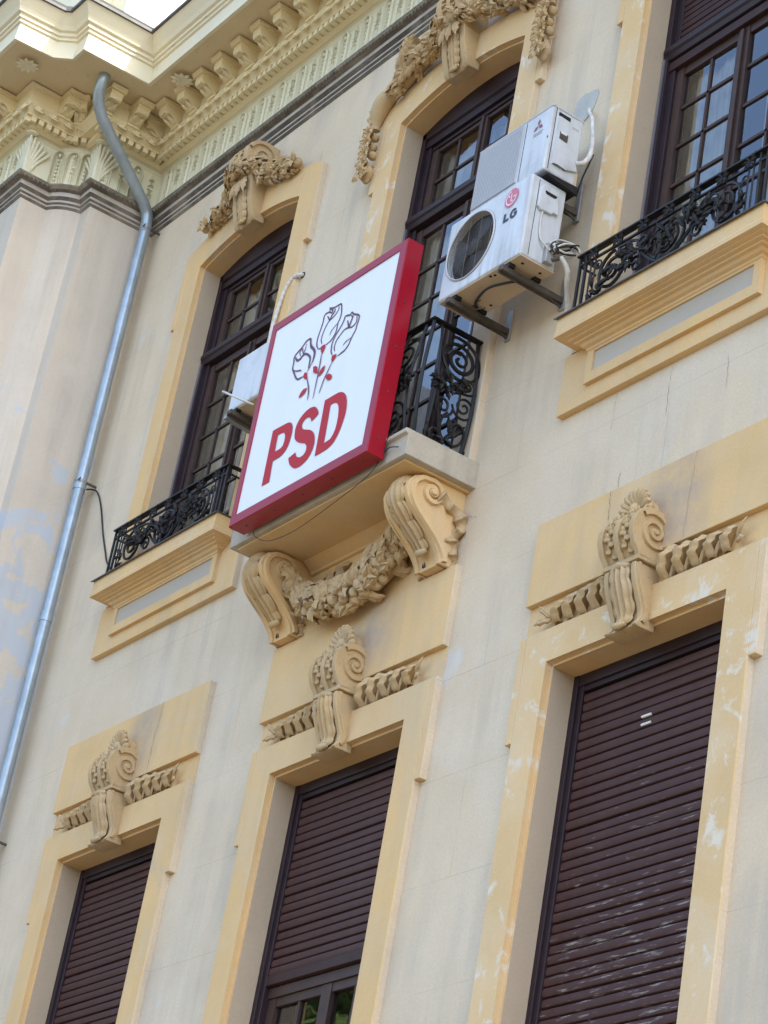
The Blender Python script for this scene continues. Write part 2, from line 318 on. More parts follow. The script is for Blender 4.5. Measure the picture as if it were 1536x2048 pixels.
# ================================================================== building
BL = empty('building')
tag(BL, 'cream plastered old building with ochre window surrounds and carved ornaments', 'building')
def arch_z(x, hw, zs, rise):
    R = (hw * hw + rise * rise) / (2 * rise); return zs + rise - R + math.sqrt(max(R * R - x * x, 0))
# --- wall with openings
wall = MB()
XS = [-4.53]; 
for c in CX: XS += [c - 0.72, c + 0.72]
XS += [14.0]
def opening(x0, x1, z0, z1):
    for i, c in enumerate(CX):
        if abs((x0 + x1) / 2 - c) < 0.7:
            if z1 <= ZL + 0.02 and z0 >= 4.75: return True
            zb = 8.78 if i == 1 else 9.36
            if z0 >= zb - 0.001 and z1 <= 12.33: return True
    return False
ZB = [0.0, 4.75, ZL + 0.01, 8.78, 9.36, 12.32, 13.06]
T = 0.45
for i in range(len(XS) - 1):
    for j in range(len(ZB) - 1):
        x0, x1, z0, z1 = XS[i], XS[i + 1], ZB[j], ZB[j + 1]
        if opening(x0, x1, z0, z1): continue
        wall.add([(x0, YW, z0), (x1, YW, z0), (x1, YW, z1), (x0, YW, z1)], [(0, 1, 2, 3)])
        wall.add([(x0, YW + T, z0), (x1, YW + T, z0), (x1, YW + T, z1), (x0, YW + T, z1)], [(3, 2, 1, 0)])
wall.build('wall', 'wall', BL, fix=False)
# interior back wall, floors, body so that rooms stay dark
body = MB()
body.add([(-4.53, 4.0, 0), (14, 4.0, 0), (14, 4.0, 14.2), (-4.53, 4.0, 14.2)], [(0, 1, 2, 3)])
for z in (0.2, 4.3, 8.5, 13.0, 14.15): body.add([(-4.53, YW + T, z), (14, YW + T, z), (14, 4.0, z), (-4.53, 4.0, z)], [(0, 1, 2, 3)])
for x in (-4.53, -1.335, 1.33, 4.2, 14): body.add([(x, YW + T, 0), (x, 4, 0), (x, 4, 14.2), (x, YW + T, 14.2)], [(0, 1, 2, 3)])
body.build('interior_walls', 'room', BL, fix=False)

# --- plan paths (wing steps forward at the left)
PA_I = (-4.53, YW); PA_A = (-4.54, -0.54); PA_B = (-4.70, -0.54); PA_D = (-4.885, -0.77); PA_E = (-4.885, -1.01)
def arcpts(b, d, bulge, n=5):
    b = Vector(b); d = Vector(d); e = d - b; nn = Vector((-e.y, e.x)).normalized(); out = []
    for i in range(1, n): t = i / n; out.append(tuple(b + e * t + nn * bulge * 4 * t * (1 - t)))
    return out
PATH_LOW = [(14, YW), PA_I, PA_A, PA_B] + arcpts(PA_B, PA_D, 0.035) + [PA_D, PA_E, (-12, -1.01)]
PATH_UP = [(14, YW), PA_I, PA_A, PA_B] + arcpts(PA_B, PA_D, -0.03) + [PA_D, PA_E, (-12, -1.01)]
PATH_COR = [(14, -0.575), (-3.905, -0.575), (-3.92, -1.183), (-4.105, -1.183), (-4.212, -1.31), (-4.235, -1.65), (-12, -1.65)]   # face line of the corona
def sweep(prof, path, name, m, parent, smooth=0):
    P = [Vector(p) for p in path]; mb = MB(); secs = []
    for i, p in enumerate(P):
        ns = []
        for a, b in ((i - 1, i), (i, i + 1)):
            if 0 <= a and b < len(P):
                e = (P[b] - P[a]).normalized(); ns.append(Vector((-e.y, e.x)))
        m_ = ns[0] if len(ns) == 1 else (ns[0] + ns[1]) / (1 + ns[0].dot(ns[1]))
        secs.append([(p.x + m_.x * q, p.y + m_.y * q, z) for q, z in prof])
    mb.loft(secs); return mb.build(name, m, parent, smooth, fix=False)
# wing wall below the architrave
wl = MB(); P = PATH_LOW[1:]
wl.loft([[(x, y, 0), (x, y, 13.06)] for x, y in P]); wl.build('wing_wall', 'wing', BL, fix=False)
# attic and roof above the cornice
at = MB()
AP = [(14, 0.35), (-4.75, 0.35), (-4.75, -0.62), (-5.10, -0.62), (-5.10, -0.80), (-12, -0.80)]
at.loft([[(x, y, 14.0), (x, y, 17.2 if x < 0 else 15.4)] for x, y in AP[1:]]); at.loft([[(x, 0.35, 14.0), (x, 0.35, 15.4)] for x in (14, -4.75)]); 
at.build('attic_wall', 'corona', BL, fix=False)
sweep([(0.0, 17.0), (0.06, 17.02), (0.06, 17.07), (0.12, 17.13), (0.12, 17.19), (-0.4, 17.21)], AP[1:], 'attic_coping', 'corona', BL)
sweep([(0.0, 15.25), (0.05, 15.27), (0.05, 15.32), (0.09, 15.36), (0.09, 15.40), (-0.4, 15.42)], [(14, 0.35), (-4.75, 0.35)], 'attic_coping', 'corona', BL)
sweep([(0.0, 14.62), (0.05, 14.64), (0.05, 14.70), (0.02, 14.74), (0.0, 14.76)], AP, 'attic_moulding', 'corona', BL)
rf = MB()
rf.add([(14, 0.5, 15.40), (-4.75, 0.5, 15.40), (-4.75, 4.0, 16.0), (14, 4.0, 16.0)], [(0, 1, 2, 3)])
rf.add([(-12, -0.5, 17.15), (-4.9, -0.5, 17.15), (-4.9, 4.0, 18.6), (-12, 4.0, 18.6)], [(0, 1, 2, 3)])
rf.add([(-4.76, 0.35, 14.3), (-4.76, 4.0, 14.3), (-4.76, 4.0, 18.6), (-4.76, 0.35, 17.15)], [(0, 1, 2, 3)])
rf.add([(-12, 4.0, 0), (14, 4.05, 0), (14, 4.05, 18.4), (-12, 4.0, 18.6)], [(0, 1, 2, 3)])
rf.add([(14, 0.045, 0), (14, 4.05, 0), (14, 4.05, 18.4), (14, 0.045, 17.15)], [(0, 1, 2, 3)])
rf.build('roof', 'roof', BL, fix=False)

# ------------------------------------------------------------------ entablature
ENT = sweep([(0.0, 13.03), (0.002, 13.03), (0.018, 13.043), (0.018, 13.062), (0.030, 13.073), (0.030, 13.098), (0.052, 13.114), (0.055, 13.118), (0.055, 13.160), (0.060, 13.162)], PATH_LOW, 'architrave', 'arch', BL)
for pr_ in ([(0.0, 13.024), (0.004, 13.026), (0.0215, 13.040)], [(0.0185, 13.058), (0.034, 13.070)], [(0.0305, 13.094), (0.0585, 13.114)], [(0.0555, 13.156), (0.072, 13.163), (0.086, 13.168)]): sweep(pr_, PATH_LOW, 'sooty_ledge', 'soot', ENT)  # darker strips along the undersides of the architrave steps
FR = sweep([(0.112, 13.202), (0.062, 13.206), (0.060, 13.56), (0.075, 13.585), (0.095, 13.592)], PATH_LOW, 'frieze', 'frieze', BL)
BEAD = sweep([(0.066, 13.166), (0.085, 13.169), (0.108, 13.192), (0.112, 13.202)], PATH_LOW, 'leaf_moulding', 'bead', BL)
CO = sweep([(0.0, 13.590), (0.105, 13.594), (0.125, 13.604), (0.140, 13.612), (0.140, 13.658), (0.206, 13.660), (0.206, 13.674), (0.212, 13.682), (0.232, 13.715), (0.252, 13.742), (0.252, 13.757),
            (0.236, 13.760), (0.236, 13.892), (0.262, 13.905), (0.268, 13.92)], PATH_UP, 'cornice', 'corn', BL)
def cor(pf): return [(p - 0.62, z) for p, z in pf]
CR = sweep(cor([(0.585, 13.936), (0.590, 13.926), (0.62, 13.918), (0.625, 13.92), (0.612, 14.092), (0.63, 14.098), (0.63, 14.122), (0.648, 14.128), (0.648, 14.158), (0.672, 14.166), (0.690, 14.20), (0.735, 14.262), (0.752, 14.285)]), PATH_COR, 'corona', 'corona', BL)
sweep(cor([(0.752, 14.286), (0.772, 14.286), (0.772, 14.312), (0.70, 14.318), (0.45, 14.34)]), PATH_COR, 'gutter_flashing', 'flash', BL)
sweep(cor([(0.705, 14.322), (0.735, 14.345), (0.745, 14.355), (0.45, 14.40)]), PATH_COR, 'gutter', 'roof', BL)
def offset_path(path, q):
    P = [Vector(p) for p in path]; out = []
    for i, p in enumerate(P):
        ns = []
        for a, b in ((i - 1, i), (i, i + 1)):
            if 0 <= a and b < len(P): e = (P[b] - P[a]).normalized(); ns.append(Vector((-e.y, e.x)))
        m_ = ns[0] if len(ns) == 1 else (ns[0] + ns[1]) / (1 + ns[0].dot(ns[1])); out.append((p.x + m_.x * q, p.y + m_.y * q))
    return out
_so = offset_path(PATH_COR, -0.032)
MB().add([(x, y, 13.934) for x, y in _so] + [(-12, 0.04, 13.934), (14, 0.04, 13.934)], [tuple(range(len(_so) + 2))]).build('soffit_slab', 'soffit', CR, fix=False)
MB().add([(x, y, 14.352) for x, y in offset_path(PATH_COR, -0.1)] + [(-12, 0.4, 14.352), (14, 0.4, 14.352)], [tuple(range(len(PATH_COR) + 2))]).build('roof_ledge', 'roof', BL, fix=False)
# segments for repeated ornaments: (start, dir, normal, length, path offset limits)
def seg(a, b):
    a = Vector(a); b = Vector(b); e = b - a; t = e.normalized(); return a, t, Vector((-t.y, t.x)), e.length
SEG_MAIN = seg((2.6, YW), PA_I); SEG_R1 = seg(PA_I, PA_A); SEG_CH = seg(PA_B, PA_D); SEG_R2 = seg(PA_D, PA_E); SEG_F = seg(PA_E, (-6.6, -1.01))
def place(me, name, parent, sg, s, p, z):
    a, t, nn, L = sg; q = a + t * s + nn * p
    return inst(me, name, parent, (q.x, q.y, z), math.atan2(nn.y, nn.x) + PI / 2)
# dentils
dm = MB().box(-0.0225, 0.0225, -0.064, 0.002, 0, 0.046).mesh('dentil'); dm.materials.append(MT['corn'])
def run(me, name, parent, sg, pitch, p, z, s0, s1):
    n = int((s1 - s0) / pitch)
    for k in range(n + 1): place(me, name, parent, sg, s0 + (s1 - s0 - n * pitch) / 2 + k * pitch, p, z)
Lm = SEG_MAIN[3]
run(dm, 'dentil', CO, SEG_MAIN, 0.0715, 0.14, 13.612, 0.0, Lm - 0.225)
run(dm, 'dentil', CO, SEG_R1, 0.0715, 0.14, 13.612, 0.17, SEG_R1[3] + 0.17)
run(dm, 'dentil', CO, SEG_CH, 0.0715, 0.118, 13.612, 0.05, SEG_CH[3] - 0.04)
run(dm, 'dentil', CO, SEG_R2, 0.0715, 0.14, 13.612, 0.0, SEG_R2[3] + 0.17)
run(dm, 'dentil', CO, SEG_F, 0.0715, 0.14, 13.612, -0.16, 1.5)
# eggs
em = MB(); em.sphere((0, -0.010, 0.0), (0.034, 0.020, 0.038), 8, 6)
U = [(0.047 * math.cos(a), -0.006, 0.046 * math.sin(a) + 0.004) for a in [PI + PI * k / 8 for k in range(9)]]
em.tube([(-0.047, -0.004, 0.04)] + U + [(0.047, -0.004, 0.04)], 0.007, 4)
em.add([(0.0715 - 0.010, 0, 0.035), (0.0715 + 0.010, 0, 0.035), (0.0715, -0.016, 0.01), (0.0715, 0, -0.045)], [(0, 1, 2), (0, 2, 3), (1, 3, 2)])
em.xform(Matrix.Rotation(math.radians(-32), 4, 'X'))
em = em.mesh('egg', 60); em.materials.append(MT['corn'])
for sg, s0, s1, pp in ((SEG_MAIN, 0.05, Lm - 0.24, 0.232), (SEG_R1, 0.26, SEG_R1[3] + 0.18, 0.232), (SEG_CH, 0.06, SEG_CH[3] - 0.05, 0.206), (SEG_R2, 0.06, SEG_R2[3] + 0.16, 0.232), (SEG_F, -0.18, 1.4, 0.232)):
    run(em, 'egg', CO, sg, 0.143, pp, 13.716, s0, s1)
# modillions
mm = MB()
mm.prism_x([(-0.0, 0.035), (-0.0, 0.11), (-0.165, 0.11), (-0.165, 0.065), (-0.158, 0.048), (-0.135, 0.030), (-0.105, 0.034), (-0.080, 0.018), (-0.050, -0.012), (-0.025, -0.014), (-0.01, 0.0)], -0.055, 0.055)
mm.prism_x([(0, 0.110), (-0.188, 0.110), (-0.188, 0.122), (-0.200, 0.135), (-0.205, 0.146), (0, 0.146)], -0.072, 0.072)
mm.box(-0.042, 0.042, -0.1675, -0.16, 0.070, 0.104)
for k in range(5): mm.box(-0.046 + k * 0.0185, -0.034 + k * 0.0185, -0.160, -0.140, 0.030, 0.045)
for sx in (-1, 1): mm.leaf((sx * 0.025, -0.03, -0.012), (sx * 0.1, -1, 0.35), (0, -0.4, -1), 0.10, 0.045, 0.1)
mm.box(-0.058, 0.058, -0.03, 0.0, -0.035, -0.012)
mm = mm.mesh('modillion', 35); mm.materials.append(MT['corn'])
xs = [-2.876 + 0.286 * k for k in range(-5, 19)]
for x in xs: place(mm, 'modillion', CO, SEG_MAIN, 2.6 - x, 0.236, 13.775)
for s in (0.50, 0.76): place(mm, 'modillion', CO, SEG_R1, s, 0.236, 13.775)
place(mm, 'modillion', CO, SEG_CH, SEG_CH[3] / 2 - 0.02, 0.21, 13.775)
place(mm, 'modillion', CO, SEG_R2, 0.16, 0.236, 13.775)
for k in range(5): place(mm, 'modillion', CO, SEG_F, 0.10 + 0.286 * k, 0.236, 13.775)
# soffit rosettes at the wing corner
for cx_, cy_ in ((-4.44, -1.42), (-3.62, -0.30 - 0.12)):
    ro = MB(); rnd = random.Random(4)
    for k in range(10):
        a = k * 0.63; ro.leaf((cx_, cy_, 13.915), (math.cos(a), math.sin(a), -0.1), (0, 0, -1), 0.10, 0.05, 0.2)
    ro.sphere((cx_, cy_, 13.91), (0.025, 0.025, 0.015)); ro.build('soffit_rosette', 'corona', CR, 50, fix=False)
# frieze motifs: arched niche with leaf, and a candelabrum strip
fm = MB()
A_ = [(-0.046, -0.004, -0.17)] + [(0.046 * math.cos(a), -0.006, 0.115 + 0.046 * math.sin(a)) for a in [PI - PI * k / 8 for k in range(9)]] + [(0.046, -0.004, -0.17)]
fm.tube(A_, 0.0075, 4); fm.tube([(x * 0.66, y + 0.001, z - 0.014 * (z > 0.05)) for x, y, z in A_], 0.004, 4)
for k in range(7):
    z = -0.15 + 0.038 * k; fm.sphere((0, -0.002, z), (0.011, 0.007, 0.013), 6, 4)
fm.sphere((0, -0.002, 0.125), (0.016, 0.010, 0.020), 6, 4)
x = 0.143
for zz in (-0.02, 0.075): fm.tube([(x + 0.014 * math.cos(a), -0.005, zz + 0.014 * math.sin(a)) for a in [PI * k / 5 for k in range(11)]], 0.005, 4)
for dx in (-0.016, 0.016): fm.tube([(x + dx, -0.003, -0.17), (x + dx, -0.003, -0.045)], 0.005, 4)
fm.tube([(x, -0.003, -0.17), (x, -0.003, -0.045)], 0.006, 4)
for zz in (0.012, -0.042, 0.045, 0.105): fm.tube([(x - 0.024, -0.003, zz), (x + 0.024, -0.003, zz)], 0.005, 4)
fm.tube([(x, -0.004, 0.11), (x, -0.006, 0.165)], [0.010, 0.004], 5)
fm.xform(Matrix.Diagonal((1, 2.2, 1, 1))); fm = fm.mesh('frieze_motif', 50); fm.materials.append(MT['frieze'])
for sg, s0, s1 in ((SEG_MAIN, 0.02, Lm - 0.20), (SEG_R1, 0.24, SEG_R1[3] + 0.02), (SEG_F, 0.25, 1.5)): run(fm, 'frieze_motif', FR, sg, 0.286 if sg is not SEG_R1 else 0.27, 0.060, 13.385, s0, s1)
for s in (0.03, 0.15, 0.27): place(fm, 'frieze_motif', FR, SEG_CH, s + 0.0, 0.085, 13.385)
# big acanthus leaves folding over the two frieze corners
for (px, py, nx, ny) in ((PA_A[0], PA_A[1], 1, -1), (PA_E[0], PA_E[1], 1, -1)):
    ac = MB(); nn = Vector((nx, ny, 0)).normalized(); side = Vector((-nn.y, nn.x, 0)); b = Vector((px, py, 0)) + nn * 0.075
    for j in range(-5, 6):
        u = j / 5; C_ = []
        for t in [q / 7 for q in range(8)]:
            sp_ = (0.030 + 0.115 * t ** 1.6) * u; C_.append(b + side * sp_ - nn * (abs(sp_) * 0.95) + nn * (0.012 + 0.03 * t ** 3) + Vector((0, 0, 13.215 + (0.355 - 0.10 * abs(u) ** 1.5) * t)))
        ac.tube(C_, [0.012 + 0.006 * t for t in range(8)][:3] + [0.015, 0.016, 0.017, 0.017, 0.010], 6)
    ac.sphere(b + nn * 0.035 + Vector((0, 0, 13.583)), (0.055, 0.055, 0.020)); ac.build('corner_leaf', 'frieze', FR, 60, fix=False)
# little leaves of the dirty moulding, one joined strip
bd = MB(); rnd = random.Random(3)
for sg, s0, s1 in ((SEG_MAIN, 0, Lm - 0.09), (SEG_R1, 0.09, SEG_R1[3] + 0.09), (SEG_CH, 0.02, SEG_CH[3]), (SEG_R2, 0, SEG_R2[3] + 0.09), (SEG_F, -0.09, 1.7)):
    a, t, nn, L = sg; k = s0
    while k < s1:
        q = a + t * k + nn * 0.095; bd.leaf((q.x, q.y, 13.205), (nn.x * -0.2, nn.y * -0.2, -1), (nn.x, nn.y, -0.3), 0.045, 0.036, 0.35, 1, 0.5)
        q2 = q + t * 0.021; bd.leaf((q2.x, q2.y, 13.168), (nn.x * 0.3, nn.y * 0.3, 1), (nn.x, nn.y, -0.3), 0.035, 0.018, 0.3, 1, 0.5); k += 0.042
tag(bd.build('leaf_moulding_carving', 'bead', BEAD, fix=False), kind='stuff')

# ------------------------------------------------------------------ window surrounds
def surround(cx, zb, zt, arch, outer, m='trim'):
    n = 17 if arch else 3
    def inner(hw, dz):
        top = [(hw * (2 * k / (n - 1) - 1), (arch_z(hw * (2 * k / (n - 1) - 1), HW, zt, RISE) if arch else zt) + dz) for k in range(n)]
        return [(-hw, zb)] + top + [(hw, zb)]
    def outr():
        if arch: top = [(outer * (2 * k / (n - 1) - 1), arch_z(outer * (2 * k / (n - 1) - 1) * 0.80, HW, zt, RISE) + 0.225) for k in range(n)]
        else: top = [(outer * (2 * k / (n - 1) - 1), zt + 0.20) for k in range(n)]
        return [(-outer, zb)] + top + [(outer, zb)]
    a = outr(); b = inner(HW, 0); c = inner(HW - 0.018, -0.018)
    L = [[(cx + x, YW + 0.03, z) for x, z in a], [(cx + x, 0.006, z) for x, z in a], [(cx + x * (1 - 0.006 / outer), 0, z) for x, z in a], [(cx + x, 0, z) for x, z in b], [(cx + x, 0.04, z) for x, z in b], [(cx + x, 0.04, z) for x, z in c]]
    o = edge_paint(MB().loft(L).build('window_surround', m, BL, 30, fix=False), 'wall', lambda c: abs(c.x - cx) > outer - 0.02)
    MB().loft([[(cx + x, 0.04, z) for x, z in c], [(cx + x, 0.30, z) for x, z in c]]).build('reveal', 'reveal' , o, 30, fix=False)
    if True:
        # soffit keeps the ochre paint: cover the reveal underside with a thin slab
        pts = c[1:-1]
        MB().loft([[(cx + x, 0.041, z - 0.003) for x, z in pts], [(cx + x, 0.205, z - 0.003) for x, z in pts]]).build('soffit', 'trim', o, 30, fix=False)
    zt2 = (zt + 0.20) if not arch else None
    for sx in (-1, 1):
        x0, x1 = sorted((cx + sx * outer, cx + sx * 0.957)); zb2 = ZL - 0.42 if not arch else 11.69
        if arch: zz = [arch_z(outer * 0.80, HW, zt, RISE) + 0.225, arch_z(0.70, HW, zt, RISE) + 0.185]
        else: zz = [zt2, zt2]
        if sx < 0: zz = zz[::-1]
        eb = MB().prism_y([(x0, zb2), (x1, zb2), (x1, zz[1]), (x0, zz[0])], 0.0, YW + 0.02); edge_paint(eb.build('ear', m, o, bevel=0.004, fix=False), 'wall')
    return o
def taper_outline(pts, x0, x1): pass

rnd = random.Random(11)
# --- carved elements
def s_leaf(mb, cx, line, hw, th, seed=0, lob=5):
    """acanthus leaf lying on an S line of (y,z) points (from top to bottom), centred on cx"""
    line = [(p.x, p.y) for p in catmull([(a, b, 0) for a, b in line], 3)]
    n = len(line); secs = []; K = 20
    for i, (y, z) in enumerate(line):
        t = i / (n - 1); y0, z0 = line[max(i - 1, 0)]; y1, z1 = line[min(i + 1, n - 1)]
        tn = Vector((0, y1 - y0, z1 - z0)).normalized(); nr = Vector((0, tn.z, -tn.y))
        if nr.y > 0: nr = -nr
        sc_ = abs(math.sin(PI * lob * t)); wv = hw * (0.62 + 0.38 * math.sin(PI * min(1, t * 0.9 + 0.15))) * (0.80 + 0.26 * sc_ ** 0.6)
        if t > 0.92: wv *= 1 - (t - 0.92) * 5
        sec = []
        for k in range(K + 1):
            u = 2 * k / K - 1; au = abs(u)
            rd = 0.55 * (1 - au ** 2) + 0.42 * math.cos(au * 4.0 * PI - 0.6 * t) * (1 - 0.4 * au) + 0.16 * sc_ * au
            if au > 0.97: rd = -0.3
            sec.append(Vector((cx + u * wv, y, z)) + nr * th * (0.35 + rd))
        secs.append(sec)
    mb.loft(secs)
    y, z = line[-1]; mb.tube([(cx - hw * 0.55, y - th * 0.5, z), (cx - hw * 0.2, y - th * 1.0, z - th * 0.4), (cx + hw * 0.2, y - th * 1.0, z - th * 0.4), (cx + hw * 0.55, y - th * 0.5, z)], [th * 0.5, th * 0.85, th * 0.85, th * 0.5], 8)
def side_band(mb, x, sx, line, wd, th):
    """raised flat band on a bracket cheek, following (y,z) points"""
    secs = []; n = len(line)
    for i, (y, z) in enumerate(line):
        y0, z0 = line[max(i - 1, 0)]; y1, z1 = line[min(i + 1, n - 1)]; t = Vector((y1 - y0, z1 - z0)); t = t.normalized() if t.length > 1e-9 else Vector((1, 0)); nr = Vector((-t.y, t.x))
        a = Vector((y, z)) + nr * wd / 2; b = Vector((y, z)) - nr * wd / 2
        secs.append([(x, a.x, a.y), (x + sx * th, a.x * 0.85 + b.x * 0.15, a.y * 0.85 + b.y * 0.15), (x + sx * th, a.x * 0.15 + b.x * 0.85, a.y * 0.15 + b.y * 0.85), (x, b.x, b.y)])
    mb.loft(secs)
def ribbon(mb, x0, x1, zc, h0, h1, yb, amp, waves, seed=0, dz=0.0):
    r = random.Random(seed); N = waves * 14; secs = []
    for i in range(N + 1):
        t = i / N; ph = 2 * PI * waves * t
        x = x0 + (x1 - x0) * (t + 0.30 / waves * math.sin(ph)); y = yb - amp * (0.5 - 0.5 * math.cos(ph)) * (1 - 0.35 * t)
        h = (h0 + (h1 - h0) * t) * (0.92 + 0.14 * math.sin(ph + 0.8)); zo = zc + dz * t + 0.012 * math.sin(ph + 2.1)
        secs.append([(x, y + 0.012 * math.sin(3 * ph), zo - h / 2), (x, y - 0.010, zo - h * 0.15), (x, y - 0.012, zo + h * 0.2), (x, y, zo + h / 2)])
    mb.loft(secs)
def fold_ribbon(mb, cx, sx, x0, x1, zc, h0, h1, n, seed):
    """pleated festoon ribbon: standing folds with gaps between them, joined by set-back strips"""
    r = random.Random(seed); pitch = (x1 - x0) / n
    for j in range(n):
        t = j / max(1, n - 1); xj = x0 + pitch * (j + 0.5); h = h0 + (h1 - h0) * t + r.uniform(-0.008, 0.008); w_ = pitch * 0.60; dep = 0.085 * (1 - 0.35 * t); secs = []
        N = 12
        for i in range(N + 1):
            u = i / N; z = zc + h * (0.5 - u); bow = math.sin(PI * min(1, u * 0.86 + 0.10)); pl = 1 + 0.12 * math.sin(u * 19 + j)
            xo = xj + 0.018 * math.cos(PI * u * 1.15) ; yf = 0.025 - dep * bow * pl
            sec = [(xo - w_ * 0.55, 0.034), (xo - w_ * 0.50, yf + dep * 0.45), (xo - w_ * 0.22, yf), (xo + w_ * 0.20, yf - 0.006), (xo + w_ * 0.46, yf + dep * 0.22), (xo + w_ * 0.40, yf + dep * 0.30), (xo + w_ * 0.16, yf + dep * 0.5), (xo + w_ * 0.10, 0.034)]
            secs.append([(cx + sx * (x if sx > 0 else 2 * xj - x), y, z) for x, y in sec])
        mb.loft(secs)
        if j < n - 1:
            p0 = (xj + w_ * 0.25, 0.005, zc - h * 0.38); p1 = (xj + pitch * 0.5, -0.012, zc - h * 0.10); p2 = (xj + pitch - w_ * 0.4, 0.005, zc + h * 0.30); C_ = catmull([p0, p1, p2], 5)
            mb.loft([[(cx + sx * p.x, p.y + 0.012, p.z - 0.028), (cx + sx * p.x, p.y, p.z), (cx + sx * p.x, p.y + 0.012, p.z + 0.028)] for p in C_])
def ribbon3(mb, pts, nrm, h, amp, waves, seed=0):
    C_ = catmull(pts, 14); n = len(C_); secs = []; nrm = Vector(nrm).normalized()
    for i, p in enumerate(C_):
        t = i / (n - 1); tg = (C_[min(i + 1, n - 1)] - C_[max(i - 1, 0)]).normalized(); b = tg.cross(nrm).normalized(); ph = 2 * PI * waves * t
        q = p + nrm * amp * math.sin(ph) + tg * amp * 0.6 * math.sin(ph * 1 + 1.5); hh = h * (0.85 + 0.2 * math.sin(ph * 0.5 + seed)) * (1 - 0.25 * t)
        secs.append([q + b * hh / 2, q + b * hh / 6 + nrm * 0.01, q - b * hh / 6 + nrm * 0.01, q - b * hh / 2 + nrm * 0.006 * math.sin(2 * ph)])
    mb.loft(secs)
def garland(mb, pts, rad, seed, step=0.03, L=0.085, W=0.05, fruit=0.35):
    r = random.Random(seed); C_ = catmull(pts, 10); R_ = []
    for i in range(len(C_)):
        u = i / 10; k = min(int(u), len(rad) - 2); R_.append(rad[k] + (rad[k + 1] - rad[k]) * (u - k))
    mb.tube(C_, [q * 0.72 for q in R_], 8); acc = 0
    for i in range(len(C_) - 1):
        d = C_[i + 1] - C_[i]; acc += d.length
        while acc > step:
            acc -= step; t = d.normalized(); o = t.orthogonal().normalized(); o2 = t.cross(o)
            for k in range(5):
                a = r.uniform(0, 2 * PI); nn = o * math.cos(a) + o2 * math.sin(a)
                if nn.y > 0.45: nn.y *= -1
                nn = (nn + Vector((0, -0.25, 0))).normalized(); p = C_[i] + nn * R_[i] * 0.62
                if r.random() < fruit * 0.4: mb.sphere(p + nn * R_[i] * 0.2, R_[i] * r.uniform(0.24, 0.40), 7, 5)
                else:
                    dd = t * r.uniform(0.5, 1) * (1 if r.random() < 0.8 else -1) + nn.cross(t) * r.uniform(-0.8, 0.8) + nn * r.uniform(0.0, 0.35); s_ = r.uniform(0.75, 1.25) * min(1.2, R_[i] / 0.055)
                    mb.leaf(p, dd, nn, L * s_, W * s_, 0.22, r.choice((2, 3)), 0.45)

def bracket(mb, cx, hw, outline):
    mb.prism_x(outline, cx - hw, cx + hw)

